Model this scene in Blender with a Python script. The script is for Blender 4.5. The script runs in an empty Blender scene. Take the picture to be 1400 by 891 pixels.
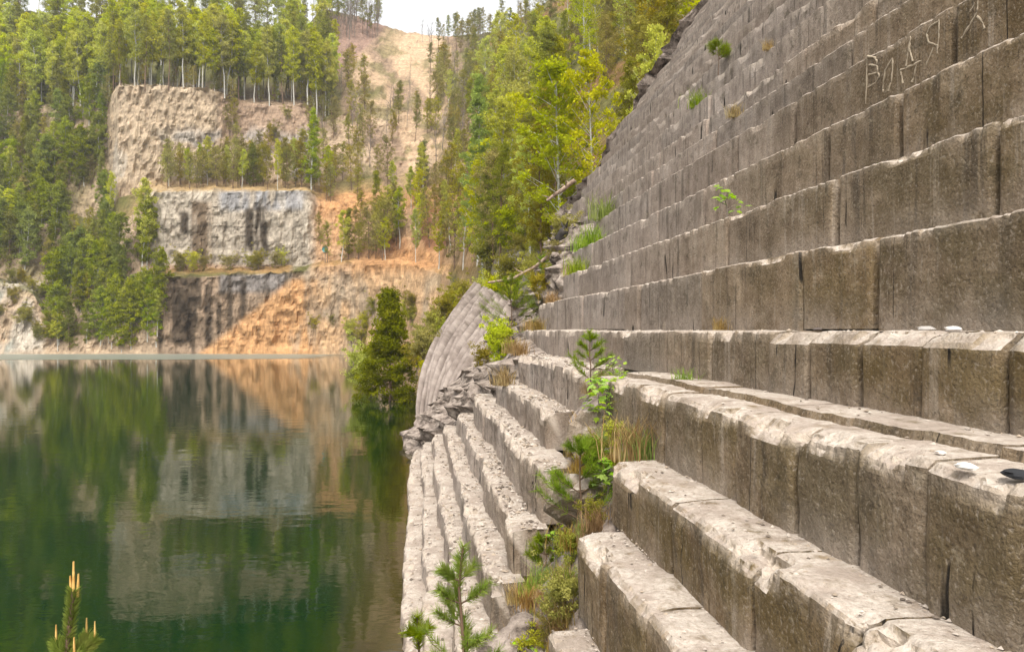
import bpy, math, random
import numpy as np

# ------------------------------------------------------------------ camera, world, sun, exposure
F = 1050.0            # focal length in pixels of the 1400 px wide photograph
EYE = 4.8             # eye height above the lake
HY = 450.0            # horizon row
scene = bpy.context.scene
COL = scene.collection
cam_d = bpy.data.cameras.new('camera')
cam_d.sensor_width = 36.0
cam_d.lens = 36.0 * F / 1400.0
cam_d.shift_y = 4.5 / 1400.0
cam_d.clip_start = 0.05
cam_d.clip_end = 5000.0
cam = bpy.data.objects.new('camera', cam_d)
cam.location = (0, 0, EYE)
cam.rotation_euler = (math.radians(90), 0, 0)
COL.objects.link(cam)
scene.camera = cam

SUN_EL = math.radians(58)
SUN_AZ = math.radians(184)     # compass bearing the light comes from (0 = +Y, clockwise)
world = bpy.data.worlds.new('World')
scene.world = world
world.use_nodes = True
wn = world.node_tree.nodes; wl = world.node_tree.links
wn.clear()
sky = wn.new('ShaderNodeTexSky'); sky.sky_type = 'NISHITA'
sky.sun_disc = False
sky.sun_elevation = SUN_EL
sky.sun_rotation = SUN_AZ
sky.air_density = 1.0; sky.dust_density = 4.0; sky.ozone_density = 1.0
hsv = wn.new('ShaderNodeHueSaturation'); hsv.inputs['Saturation'].default_value = 0.05   # thin white cloud sheet
bg = wn.new('ShaderNodeBackground'); bg.inputs['Strength'].default_value = 0.15
wo = wn.new('ShaderNodeOutputWorld')
wl.new(sky.outputs['Color'], hsv.inputs['Color']); wl.new(hsv.outputs['Color'], bg.inputs['Color'])
wl.new(bg.outputs['Background'], wo.inputs['Surface'])

sun_d = bpy.data.lights.new('sun', 'SUN')
sun_d.energy = 1.2
sun_d.angle = math.radians(32)
sun_d.color = (1.0, 0.94, 0.85)
sun = bpy.data.objects.new('sun', sun_d)
# direction towards the sun
sx = math.sin(SUN_AZ) * math.cos(SUN_EL); sy = math.cos(SUN_AZ) * math.cos(SUN_EL); sz = math.sin(SUN_EL)
from mathutils import Vector
sun.rotation_euler = Vector((sx, sy, sz)).to_track_quat('Z', 'Y').to_euler()
sun.location = (0, -20, 60)
COL.objects.link(sun)

scene.view_settings.view_transform = 'Standard'
scene.view_settings.look = 'None'
scene.view_settings.exposure = 1.25
scene.view_settings.gamma = 1.0
scene.view_settings.use_curve_mapping = False
scene.cycles.use_denoising = True
scene.cycles.max_bounces = 6
scene.cycles.transparent_max_bounces = 4

rng = np.random.default_rng(7)
random.seed(7)

# ------------------------------------------------------------------ noise
def _hash(ix, iy, iz):
    h = (ix * 374761393 + iy * 668265263 + iz * 1274126177) & 0x7fffffff
    h = ((h ^ (h >> 13)) * 1274126177) & 0x7fffffff
    return ((h ^ (h >> 16)) & 0xffff) / 65535.0
def vnoise(x, y, z):
    x = np.asarray(x, float); y = np.asarray(y, float) + 0 * x; z = np.asarray(z, float) + 0 * x
    ix = np.floor(x).astype(np.int64); iy = np.floor(y).astype(np.int64); iz = np.floor(z).astype(np.int64)
    fx = x - ix; fy = y - iy; fz = z - iz
    fx = fx * fx * (3 - 2 * fx); fy = fy * fy * (3 - 2 * fy); fz = fz * fz * (3 - 2 * fz)
    def c(a, b, d): return _hash(ix + a, iy + b, iz + d)
    x00 = c(0,0,0) * (1-fx) + c(1,0,0) * fx; x10 = c(0,1,0) * (1-fx) + c(1,1,0) * fx
    x01 = c(0,0,1) * (1-fx) + c(1,0,1) * fx; x11 = c(0,1,1) * (1-fx) + c(1,1,1) * fx
    return ((x00 * (1-fy) + x10 * fy) * (1-fz) + (x01 * (1-fy) + x11 * fy) * fz) * 2 - 1
def fbm(x, y, z, o=4):
    r = 0.0; a = 0.5
    for i in range(o):
        r = r + a * vnoise(np.asarray(x) * 2**i + 17.3*i, np.asarray(y) * 2**i + 5.1*i, np.asarray(z) * 2**i + 9.7*i)
        a *= 0.5
    return r
def smooth(a, b, x):
    t = np.clip((np.asarray(x, float) - a) / (b - a), 0, 1); return t * t * (3 - 2 * t)

# ------------------------------------------------------------------ mesh helpers
def mk_mesh(name, V, Q=None, T=None, smooth_shade=True, attrs=None, cols=None, mats=None, midx=None):
    V = np.asarray(V, np.float32).reshape(-1, 3)
    Q = np.zeros((0, 4), np.int32) if Q is None else np.asarray(Q, np.int32).reshape(-1, 4)
    T = np.zeros((0, 3), np.int32) if T is None else np.asarray(T, np.int32).reshape(-1, 3)
    me = bpy.data.meshes.new(name)
    me.vertices.add(len(V)); me.vertices.foreach_set('co', V.ravel())
    nl = Q.size + T.size
    me.loops.add(nl); me.loops.foreach_set('vertex_index', np.concatenate([Q.ravel(), T.ravel()]).astype(np.int32))
    npoly = len(Q) + len(T)
    me.polygons.add(npoly)
    st = np.concatenate([np.arange(len(Q)) * 4, Q.size + np.arange(len(T)) * 3]).astype(np.int32)
    me.polygons.foreach_set('loop_start', st)
    me.polygons.foreach_set('use_smooth', np.full(npoly, smooth_shade))
    if midx is not None: me.polygons.foreach_set('material_index', np.asarray(midx, np.int32))
    for k, a in (attrs or {}).items():
        at = me.attributes.new(k, 'FLOAT', 'POINT'); at.data.foreach_set('value', np.asarray(a, np.float32).ravel())
    if cols is not None:
        at = me.attributes.new('Col', 'FLOAT_COLOR', 'POINT')
        c4 = np.ones((len(V), 4), np.float32); c4[:, :3] = cols; at.data.foreach_set('color', c4.ravel())
    me.update(calc_edges=True)
    for m in (mats or []): me.materials.append(m)
    return me
def obj(name, me, parent=None, loc=None):
    o = bpy.data.objects.new(name, me); COL.objects.link(o)
    if parent is not None: o.parent = parent
    if loc is not None: o.location = loc
    return o
def tag(o, label=None, cat=None, group=None, kind=None):
    if label: o['label'] = label
    if cat: o['category'] = cat
    if group: o['group'] = group
    if kind: o['kind'] = kind
    return o
def empty(name, loc, rz=0.0, s=1.0):
    o = bpy.data.objects.new(name, None); COL.objects.link(o)
    o.location = loc; o.rotation_euler = (0, 0, rz); o.scale = (s, s, s); o.empty_display_size = 0.2
    return o
class MB:
    def __init__(s): s.V = []; s.Q = []; s.T = []; s.n = 0
    def add(s, V, Q=None, T=None):
        V = np.asarray(V, float).reshape(-1, 3)
        if Q is not None and len(Q): s.Q.append(np.asarray(Q).reshape(-1, 4) + s.n)
        if T is not None and len(T): s.T.append(np.asarray(T).reshape(-1, 3) + s.n)
        s.V.append(V); s.n += len(V)
    def mesh(s, name, mat, smooth_shade=True, **k):
        V = np.concatenate(s.V) if s.V else np.zeros((0, 3))
        Q = np.concatenate(s.Q) if s.Q else None
        T = np.concatenate(s.T) if s.T else None
        return mk_mesh(name, V, Q, T, smooth_shade, mats=[mat], **k)
def grid_quads(n, m):
    i = np.arange(n - 1)[:, None] * m + np.arange(m - 1)[None, :]
    return np.stack([i, i + m, i + m + 1, i + 1], -1).reshape(-1, 4)
def tube(pts, rad, sides=6):
    pts = np.asarray(pts, float); n = len(pts); rad = np.broadcast_to(np.asarray(rad, float), (n,))
    d = np.gradient(pts, axis=0); d /= np.linalg.norm(d, axis=1)[:, None] + 1e-9
    ref = np.where(np.abs(d[:, 2:3]) > 0.9, np.array([[1., 0, 0]]), np.array([[0, 0, 1.]]))
    u = np.cross(d, ref); u /= np.linalg.norm(u, axis=1)[:, None] + 1e-9
    v = np.cross(d, u)
    an = np.arange(sides) / sides * 2 * math.pi
    V = pts[:, None, :] + rad[:, None, None] * (np.cos(an)[None, :, None] * u[:, None, :] + np.sin(an)[None, :, None] * v[:, None, :])
    i = np.arange(n - 1)[:, None] * sides; j = np.arange(sides)[None, :]; j2 = (j + 1) % sides
    Q = np.stack([i + j, i + j2, i + sides + j2, i + sides + j], -1).reshape(-1, 4)
    return V.reshape(-1, 3), Q
def leaf_quads(C, size, aspect, r, up=0.0, axis=None):
    """rhombic leaf faces at the points C"""
    n = len(C)
    a = r.normal(size=(n, 3)) if axis is None else axis + r.normal(size=(n, 3)) * 0.35
    a[:, 2] += up
    a /= np.linalg.norm(a, axis=1)[:, None] + 1e-9
    b = np.cross(a, r.normal(size=(n, 3))); b /= np.linalg.norm(b, axis=1)[:, None] + 1e-9
    s = size * (0.6 + 0.8 * r.random(n))[:, None]
    V = np.stack([C - a * s * .5, C + b * s * aspect * .5 - a * s * .05, C + a * s * .5, C - b * s * aspect * .5 - a * s * .05], 1)
    return V.reshape(-1, 3), np.arange(n * 4).reshape(-1, 4)

# ------------------------------------------------------------------ materials
def new_mat(name):
    m = bpy.data.materials.new(name); m.use_nodes = True
    nt = m.node_tree; nt.nodes.clear()
    return m, nt
class NB:
    def __init__(s, nt): s.nt = nt
    def n(s, t, **k):
        nd = s.nt.nodes.new(t)
        for a, b in k.items(): setattr(nd, a, b)
        return nd
    def link(s, a, b): s.nt.links.new(a, b)
    def val(s, nd, key, v):
        if hasattr(v, 'links') or hasattr(v, 'is_linked'): s.link(v, nd.inputs[key])
        else: nd.inputs[key].default_value = v
    def math(s, op, a, b=0.0, c=None, clamp=False):
        nd = s.n('ShaderNodeMath', operation=op); nd.use_clamp = clamp
        s.val(nd, 0, a); s.val(nd, 1, b)
        if c is not None: s.val(nd, 2, c)
        return nd.outputs[0]
    def noise(s, vec, scale, detail=4.0, rough=0.55, out='Fac'):
        nd = s.n('ShaderNodeTexNoise'); s.val(nd, 'Vector', vec) if vec is not None else None
        nd.inputs['Scale'].default_value = scale; nd.inputs['Detail'].default_value = detail; nd.inputs['Roughness'].default_value = rough
        return nd.outputs[out]
    def ramp(s, fac, stops):
        nd = s.n('ShaderNodeValToRGB'); s.val(nd, 'Fac', fac)
        el = nd.color_ramp.elements
        while len(el) > 1: el.remove(el[-1])
        el[0].position = stops[0][0]; el[0].color = (*stops[0][1], 1)
        for p, c in stops[1:]:
            e = el.new(p); e.color = (*c, 1)
        return nd.outputs['Color']
    def mix(s, fac, a, b, mode='MIX'):
        nd = s.n('ShaderNodeMix', data_type='RGBA', blend_type=mode)
        s.val(nd, 0, fac)
        for k, v in ((6, a), (7, b)):
            if isinstance(v, tuple): nd.inputs[k].default_value = (*v, 1)
            else: s.link(v, nd.inputs[k])
        return nd.outputs[2]
    def maprange(s, x, a, b, c=0.0, d=1.0):
        nd = s.n('ShaderNodeMapRange'); nd.clamp = True; nd.interpolation_type = 'SMOOTHSTEP'
        s.val(nd, 0, x)
        for i, v in zip((1, 2, 3, 4), (a, b, c, d)): nd.inputs[i].default_value = v
        return nd.outputs[0]
    def scalevec(s, vec, sc):
        nd = s.n('ShaderNodeVectorMath', operation='MULTIPLY'); s.link(vec, nd.inputs[0]); nd.inputs[1].default_value = sc
        return nd.outputs[0]
    def bsdf(s, color, rough=0.9, bump=None, bstr=0.4, bdist=0.02, spec=0.3):
        p = s.n('ShaderNodeBsdfPrincipled'); s.val(p, 'Base Color', color if not isinstance(color, tuple) else (*color, 1))
        s.val(p, 'Roughness', rough); p.inputs['Specular IOR Level'].default_value = spec
        if bump is not None:
            b = s.n('ShaderNodeBump'); b.inputs['Strength'].default_value = bstr; b.inputs['Distance'].default_value = bdist
            s.link(bump, b.inputs['Height']); s.link(b.outputs[0], p.inputs['Normal'])
        o = s.n('ShaderNodeOutputMaterial'); s.link(p.outputs[0], o.inputs['Surface'])
        return p

TH = math.atan(130.0 / F)             # the ledges run off to pixel column 570
RX = np.array([math.cos(TH), math.sin(TH), 0.0])      # lateral, into the wall
LY = np.array([-math.sin(TH), math.cos(TH), 0.0])     # along the ledges
def wl_pos(a, l, z):
    a = np.asarray(a, float); l = np.asarray(l, float)
    P = a[..., None] * RX + l[..., None] * LY
    P[..., 2] = np.asarray(z) + EYE
    return P

def mat_stone(name, far=False):
    m, nt = new_mat(name); b = NB(nt)
    g = b.n('ShaderNodeNewGeometry')
    pos = g.outputs['Position']
    def dot(v):
        nd = b.n('ShaderNodeVectorMath', operation='DOT_PRODUCT'); b.link(pos, nd.inputs[0]); nd.inputs[1].default_value = v
        return nd.outputs['Value']
    l = dot(tuple(LY)); a = dot(tuple(RX))
    cx = b.n('ShaderNodeCombineXYZ'); b.link(l, cx.inputs[0]); b.link(a, cx.inputs[1])
    sp = b.n('ShaderNodeSeparateXYZ'); b.link(pos, sp.inputs[0]); b.link(sp.outputs[2], cx.inputs[2])
    z = sp.outputs[2]
    v = cx.outputs[0]
    n1 = b.noise(v, 0.9, 5, 0.6); n2 = b.noise(v, 7.0, 6, 0.65); n3 = b.noise(v, 40.0, 3, 0.6)
    st = b.noise(b.scalevec(v, (5.0, 5.0, 0.45)), 1.0, 5, 0.6)
    st2 = b.noise(b.scalevec(v, (22.0, 22.0, 1.4)), 1.0, 4, 0.6)
    nm = b.noise(v, 2.6, 7, 0.7)
    mixf = b.math('ADD', b.math('MULTIPLY', n1, 0.30), b.math('ADD', b.math('MULTIPLY', b.math('ADD', n2, nm), 0.25), b.math('MULTIPLY', st, 0.20)))
    col = b.ramp(mixf, [(0.35, (0.056, 0.038, 0.021)), (0.44, (0.128, 0.090, 0.053)), (0.53, (0.215, 0.158, 0.101)), (0.63, (0.34, 0.262, 0.178))])
    # pale lime run-off streaks and dark damp streaks
    col = b.mix(b.math('MULTIPLY', b.maprange(st2, 0.56, 0.72), 0.40), col, (0.30, 0.255, 0.20))
    col = b.mix(b.math('MULTIPLY', b.maprange(st, 0.56, 0.70), 0.55), col, (0.048, 0.038, 0.027))
    # olive algae on the near, damp part
    ol = b.math('MULTIPLY', b.maprange(b.noise(v, 1.7, 4, 0.6), 0.40, 0.60), b.maprange(l, 13.0, 3.5))
    col = b.mix(b.math('MULTIPLY', ol, 0.6), col, (0.092, 0.068, 0.028))
    # greyer weathered stone towards the far end
    gm = b.math('MULTIPLY', b.maprange(l, 5.0, 16.0), 0.82)
    grey = b.ramp(mixf, [(0.36, (0.155, 0.122, 0.102)), (0.5, (0.31, 0.255, 0.218)), (0.63, (0.48, 0.41, 0.36))])
    col = b.mix(gm, col, grey)
    oi = b.n('ShaderNodeObjectInfo')
    hv = b.n('ShaderNodeHueSaturation'); b.link(col, hv.inputs['Color']); b.link(b.math('ADD', 0.88, b.math('MULTIPLY', oi.outputs['Random'], 0.26)), hv.inputs['Value'])
    b.link(b.math('ADD', 0.92, b.math('MULTIPLY', b.math('FRACT', b.math('MULTIPLY', oi.outputs['Random'], 9.7)), 0.22)), hv.inputs['Saturation'])
    col = hv.outputs[0]
    # run-off streaks hanging from the edges
    dr = b.noise(b.scalevec(v, (4.0, 4.0, 0.10)), 1.0, 6, 0.7)
    col = b.mix(b.math('MULTIPLY', b.maprange(dr, 0.55, 0.63), b.math('MULTIPLY', b.maprange(nm, 0.35, 0.55), 0.6)), col, (0.042, 0.033, 0.024))
    col = b.mix(b.math('MULTIPLY', b.maprange(dr, 0.43, 0.36), b.math('MULTIPLY', b.maprange(nm, 0.35, 0.55), 0.45)), col, (0.36, 0.30, 0.235))
    # lichen blotches
    li = b.math('MULTIPLY', b.maprange(b.noise(v, 3.3, 8, 0.75), 0.56, 0.64), 0.55)
    col = b.mix(li, col, (0.055, 0.043, 0.024))
    li2 = b.math('MULTIPLY', b.maprange(b.noise(b.scalevec(v, (1.0, 1.0, 1.0)), 4.7, 8, 0.75), 0.58, 0.66), 0.5)
    col = b.mix(li2, col, (0.30, 0.245, 0.17))
    # lighter worn foot of each riser and grain
    col = b.mix(b.math('MULTIPLY', b.maprange(n3, 0.56, 0.68), 0.6), col, (0.05, 0.037, 0.026))
    col = b.mix(b.math('MULTIPLY', b.maprange(n3, 0.44, 0.32), 0.45), col, (0.36, 0.30, 0.235))
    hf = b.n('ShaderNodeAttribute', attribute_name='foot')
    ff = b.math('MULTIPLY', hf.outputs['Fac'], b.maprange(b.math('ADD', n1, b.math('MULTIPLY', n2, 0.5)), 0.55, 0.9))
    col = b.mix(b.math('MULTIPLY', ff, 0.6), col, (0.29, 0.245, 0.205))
    n4 = b.noise(v, 110.0, 2, 0.6)
    col = b.mix(b.math('MULTIPLY', b.maprange(n4, 0.55, 0.7), 0.5), col, (0.05, 0.04, 0.03))
    # hairline vertical cracks
    cn = b.noise(b.scalevec(v, (1.6, 1.6, 0.05)), 1.0, 3, 0.5)
    ck = b.math('MULTIPLY', b.maprange(b.math('ABSOLUTE', b.math('SUBTRACT', cn, 0.5)), 0.006, 0.002), b.maprange(b.noise(v, 1.1, 2, 0.5), 0.53, 0.57))
    nzc = b.n('ShaderNodeSeparateXYZ'); b.link(g.outputs['True Normal'], nzc.inputs[0])
    ck = b.math('MULTIPLY', ck, b.maprange(nzc.outputs[2], 0.5, 0.2))
    col = b.mix(ck, col, (0.02, 0.016, 0.012))
    ch = b.n('ShaderNodeAttribute', attribute_name='chip')
    cf = b.math('MULTIPLY', ch.outputs['Fac'], b.maprange(n2, 0.30, 0.52), clamp=True)
    col = b.mix(cf, col, (0.42, 0.35, 0.28))
    # stone dust lies on the treads
    nz = b.n('ShaderNodeSeparateXYZ'); b.link(g.outputs['Normal'], nz.inputs[0])
    dust = b.math('MULTIPLY', b.maprange(nz.outputs[2], 0.55, 0.85), b.maprange(b.noise(v, 5.0, 6, 0.7), 0.28, 0.5))
    dcol = b.ramp(b.noise(v, 24.0, 5, 0.7), [(0.3, (0.21, 0.165, 0.125)), (0.42, (0.36, 0.305, 0.25)), (0.7, (0.50, 0.435, 0.37))])
    dcol = b.mix(b.math('MULTIPLY', b.maprange(b.noise(v, 2.4, 6, 0.7), 0.42, 0.6), 0.65), dcol, (0.25, 0.195, 0.155))
    col = b.mix(dust, col, dcol)
    # saw and pick marks
    rot = b.n('ShaderNodeVectorRotate'); rot.rotation_type = 'AXIS_ANGLE'; b.link(v, rot.inputs['Vector']); rot.inputs['Axis'].default_value = (0, 1, 0); rot.inputs['Angle'].default_value = 0.9
    sc = b.noise(b.scalevec(rot.outputs[0], (3.0, 3.0, 60.0)), 1.0, 3, 0.6)
    col = b.mix(b.math('MULTIPLY', b.maprange(sc, 0.62, 0.74), b.math('MULTIPLY', b.maprange(nm, 0.5, 0.62), 0.22)), col, (0.42, 0.36, 0.29))
    h = b.math('ADD', b.math('SUBTRACT', b.math('MULTIPLY', nm, 1.0), b.math('MULTIPLY', ck, 0.6)), b.math('ADD', b.math('MULTIPLY', n3, 0.6), b.math('ADD', b.math('MULTIPLY', st2, 0.35), b.math('MULTIPLY', sc, 0.12))))
    b.bsdf(col, 0.94, h, 0.85, 0.03, 0.15)
    return m

def mat_simple(name, stops, scale=4.0, rough=0.9, bstr=0.5, bdist=0.02, vec='Object', stretch=(1, 1, 1)):
    m, nt = new_mat(name); b = NB(nt)
    tc = b.n('ShaderNodeTexCoord')
    v = b.scalevec(b.n('ShaderNodeNewGeometry').outputs['Position'] if vec == 'World' else tc.outputs[vec], stretch)
    f = b.noise(v, scale, 6, 0.65)
    col = b.ramp(f, stops)
    b.bsdf(col, rough, f, bstr, bdist, 0.25)
    return m

def mat_leaf(name, c1, c2, c3, trans=0.45, scale=0.9, var=0.10):
    m, nt = new_mat(name); b = NB(nt)
    tc = b.n('ShaderNodeTexCoord'); oi = b.n('ShaderNodeObjectInfo')
    f = b.noise(tc.outputs['Object'], scale, 3, 0.6)
    col = b.ramp(f, [(0.3, c1), (0.5, c2), (0.7, c3)])
    h = b.n('ShaderNodeHueSaturation')
    b.link(col, h.inputs['Color'])
    b.link(b.math('ADD', b.math('MULTIPLY', oi.outputs['Random'], 0.03), 0.480), h.inputs['Hue'])
    r2 = b.math('FRACT', b.math('MULTIPLY', oi.outputs['Random'], 7.31))
    b.link(b.math('ADD', b.math('MULTIPLY', r2, 2 * var * 3), 1 - var * 3), h.inputs['Value'])
    r3 = b.math('FRACT', b.math('MULTIPLY', oi.outputs['Random'], 17.7))
    b.link(b.math('ADD', b.math('MULTIPLY', r3, 0.3), 0.82), h.inputs['Saturation'])
    d = b.n('ShaderNodeBsdfDiffuse'); t = b.n('ShaderNodeBsdfTranslucent'); ms = b.n('ShaderNodeMixShader'); ms.inputs[0].default_value = trans
    b.link(h.outputs[0], d.inputs['Color']); b.link(h.outputs[0], t.inputs['Color'])
    b.link(d.outputs[0], ms.inputs[1]); b.link(t.outputs[0], ms.inputs[2])
    o = b.n('ShaderNodeOutputMaterial'); b.link(ms.outputs[0], o.inputs['Surface'])
    return m

M_STONE = mat_stone('cut_stone')
M_ROCK = mat_simple('rough_rock', [(0.36, (0.045, 0.034, 0.026)), (0.45, (0.15, 0.117, 0.094)), (0.54, (0.25, 0.202, 0.166)), (0.66, (0.36, 0.30, 0.25))], 3.2, bstr=1.0, bdist=0.10, vec='World')
M_SOIL = mat_simple('soil', [(0.3, (0.07, 0.042, 0.022)), (0.5, (0.20, 0.125, 0.07)), (0.7, (0.34, 0.23, 0.14))], 9.0)
M_BIRCHBARK = mat_simple('birch_bark', [(0.33, (0.10, 0.09, 0.08)), (0.42, (0.42, 0.40, 0.35)), (0.7, (0.55, 0.53, 0.47))], 5.0, stretch=(1, 1, 0.6))
M_PINEBARK = mat_simple('pine_bark', [(0.3, (0.055, 0.04, 0.028)), (0.5, (0.15, 0.095, 0.06)), (0.7, (0.26, 0.16, 0.10))], 6.0, stretch=(1, 1, 0.3))
M_TWIG = mat_simple('bare_twigs', [(0.3, (0.09, 0.07, 0.055)), (0.7, (0.24, 0.20, 0.16))], 6.0)
M_DEADWOOD = mat_simple('dead_wood', [(0.3, (0.14, 0.085, 0.055)), (0.5, (0.30, 0.21, 0.15)), (0.7, (0.46, 0.36, 0.28))], 8.0, stretch=(1, 1, 1))
M_CHAR = mat_simple('charred_wood', [(0.3, (0.012, 0.01, 0.009)), (0.7, (0.06, 0.05, 0.045))], 8.0)
L_BIRCH = mat_leaf('birch_leaves', (0.265, 0.299, 0.011), (0.448, 0.477, 0.021), (0.598, 0.598, 0.046), 0.5, var=0.06)
L_LARCH = mat_leaf('larch_leaves', (0.19, 0.25, 0.010), (0.33, 0.41, 0.016), (0.46, 0.52, 0.026), 0.45, var=0.03)
L_PINE = mat_leaf('pine_needles', (0.119, 0.132, 0.015), (0.223, 0.236, 0.024), (0.338, 0.338, 0.046), 0.42, var=0.07)
L_OLIVE = mat_leaf('olive_leaves', (0.163, 0.156, 0.020), (0.288, 0.263, 0.037), (0.413, 0.362, 0.069), 0.45, var=0.07)
L_DARK = mat_leaf('deep_green_leaves', (0.130, 0.166, 0.007), (0.240, 0.286, 0.012), (0.377, 0.416, 0.023), 0.45, var=0.07)
L_SHORE = mat_leaf('shore_tree_leaves', (0.085, 0.105, 0.008), (0.16, 0.19, 0.014), (0.27, 0.29, 0.028), 0.42, var=0.02)
L_FRESH = mat_leaf('fresh_leaves', (0.20, 0.34, 0.03), (0.32, 0.50, 0.05), (0.45, 0.62, 0.10), 0.5, scale=6, var=0.03)
L_SEED = mat_leaf('seedling_needles', (0.10, 0.15, 0.012), (0.19, 0.26, 0.025), (0.30, 0.34, 0.05), 0.3, scale=9, var=0.05)
L_DRY = mat_leaf('dry_grass_blades', (0.20, 0.12, 0.03), (0.36, 0.24, 0.07), (0.50, 0.38, 0.14), 0.4, scale=9, var=0.08)
L_GRASS = mat_leaf('green_grass_blades', (0.13, 0.20, 0.02), (0.24, 0.33, 0.04), (0.38, 0.46, 0.08), 0.45, scale=9, var=0.06)
M_BUD = mat_simple('candle_shoot', [(0.3, (0.45, 0.22, 0.05)), (0.7, (0.72, 0.48, 0.16))], 30.0)

# far terrain: painted with the rock and soil colours it has
def mat_terrain():
    m, nt = new_mat('quarry_rock'); b = NB(nt)
    at = b.n('ShaderNodeAttribute', attribute_name='Col')
    g = b.n('ShaderNodeNewGeometry'); v = g.outputs['Position']
    n1 = b.noise(v, 0.35, 6, 0.7); n2 = b.noise(b.scalevec(v, (1, 1, 0.25)), 1.3, 5, 0.65); n3 = b.noise(v, 1.6, 6, 0.75)
    f = b.math('ADD', b.math('MULTIPLY', n1, 0.28), b.math('ADD', b.math('MULTIPLY', n2, 0.42), b.math('MULTIPLY', n3, 0.3)))
    n5 = b.noise(b.scalevec(v, (0.1, 0.1, 1.0)), 1.1, 5, 0.7)
    f = b.math('ADD', b.math('MULTIPLY', f, 0.78), b.math('MULTIPLY', n5, 0.22))
    k = b.ramp(f, [(0.36, (0.22, 0.20, 0.18)), (0.47, (0.72, 0.70, 0.67)), (0.54, (1.0, 0.98, 0.95)), (0.64, (1.45, 1.42, 1.36))])
    col = b.mix(1.0, at.outputs['Color'], k, 'MULTIPLY')
    b.bsdf(col, 0.95, f, 0.9, 0.8, 0.15)
    return m
M_TERR = mat_terrain()

def mat_water():
    m, nt = new_mat('lake_water'); b = NB(nt)
    g = b.n('ShaderNodeNewGeometry'); v = g.outputs['Position']
    sp = b.n('ShaderNodeSeparateXYZ'); b.link(v, sp.inputs[0])
    # brownish over the shallow ledge at the foot of the stepped wall
    nd = b.n('ShaderNodeVectorMath', operation='DOT_PRODUCT'); b.link(v, nd.inputs[0]); nd.inputs[1].default_value = tuple(RX)
    sh = b.math('MULTIPLY', b.maprange(nd.outputs['Value'], -1.7, -0.3), b.maprange(sp.outputs[1], 60, 30))
    col = b.mix(sh, (0.0010, 0.016, 0.003), (0.030, 0.024, 0.005))
    # strip along the far shore: more rippled, rougher, base colour mixed paler
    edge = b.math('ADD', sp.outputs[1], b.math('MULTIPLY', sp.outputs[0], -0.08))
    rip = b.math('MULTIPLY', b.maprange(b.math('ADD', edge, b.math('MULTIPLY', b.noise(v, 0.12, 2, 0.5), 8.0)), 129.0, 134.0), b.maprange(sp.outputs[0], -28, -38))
    w1 = b.noise(b.scalevec(v, (0.55, 0.9, 1)), 1.0, 4, 0.55)
    w2 = b.noise(b.scalevec(v, (2.0, 5.0, 1)), 1.0, 2, 0.5)
    h = b.math('ADD', b.math('MULTIPLY', w1, 1.0), b.math('MULTIPLY', w2, b.math('ADD', 0.15, b.math('MULTIPLY', rip, 5.0))))
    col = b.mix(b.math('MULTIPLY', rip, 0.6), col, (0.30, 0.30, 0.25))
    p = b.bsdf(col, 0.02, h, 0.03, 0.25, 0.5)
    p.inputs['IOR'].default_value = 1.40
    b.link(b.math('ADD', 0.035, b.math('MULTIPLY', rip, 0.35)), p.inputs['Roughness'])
    return m

# ------------------------------------------------------------------ lake and lake bed
W = 450.0
me = mk_mesh('ground', [(-W, -100, -6), (W, -100, -6), (W, W, -6), (-W, W, -6)], [[0, 1, 2, 3]], mats=[M_SOIL])
tag(obj('ground', me), 'flat lake bed and ground reaching to the horizon', 'ground', kind='structure')
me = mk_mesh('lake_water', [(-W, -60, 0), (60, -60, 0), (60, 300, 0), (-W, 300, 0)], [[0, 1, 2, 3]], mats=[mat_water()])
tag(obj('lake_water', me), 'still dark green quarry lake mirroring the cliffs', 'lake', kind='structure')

# ------------------------------------------------------------------ far quarry terrain, column by column
# per column: shore distance, then (distance, photo row) of: lower face top, bench back, middle face top,
# bench back, upper face top, plateau, skyline
CTRL = {
 -300: (148, (152,440),(155,425),(165,330),(170,320),(185,180),(200,120),(265,20)),
 -20:  (149, (153,380),(157,374),(166,275),(170,265),(184,150),(200,115),(265,15)),
 45:   (149, (154,400),(157,392),(166,290),(170,275),(184,150),(200,116),(265,15)),
 80:   (149, (152,462),(156,445),(165,315),(170,292),(182,150),(200,118),(265,20)),
 145:  (150, (152,455),(156,435),(164,335),(170,300),(178,142),(196,120),(265,25)),
 162:  (150, (152,430),(155,415),(163,310),(168,270),(172,118),(190,113),(265,35)),
 215:  (150, (151,379),(158,369),(160,262),(170,256),(173,115),(190,112),(265,40)),
 290:  (150, (151,375),(158,367),(160,260),(171,254),(176,122),(195,118),(265,50)),
 330:  (150, (151,374),(158,366),(160,260),(171,254),(182,140),(200,125),(265,50)),
 420:  (149, (150,372),(157,362),(159,260),(170,252),(184,145),(205,125),(265,35)),
 440:  (148, (150,362),(154,356),(163,272),(170,250),(186,165),(207,125),(268,12)),
 490:  (144, (146,358),(152,354),(161,280),(172,240),(194,150),(226,88),(272,22)),
 545:  (134, (139,358),(147,352),(157,282),(172,230),(204,150),(240,92),(280,42)),
 600:  (108, (122,372),(130,360),(146,292),(168,230),(204,150),(240,95),(280,50)),
 640:  (74,  (84,402),(94,362),(114,290),(145,222),(184,150),(224,98),(272,48)),
 680:  (54,  (60,410),(68,345),(86,295),(116,220),(155,145),(195,95),(245,42)),
 760:  (44,  (46,400),(52,330),(68,260),(88,190),(118,112),(152,55),(202,-5)),
 860:  (43,  (45,330),(49,250),(62,170),(82,100),(108,35),(142,-25),(182,-80)),
 960:  (43,  (45,250),(49,150),(62,60),(82,-20),(108,-90),(142,-150),(182,-210)),
 1150: (43,  (45,150),(49,40),(62,-60),(82,-150),(108,-230),(142,-290),(182,-350)),
}
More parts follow.
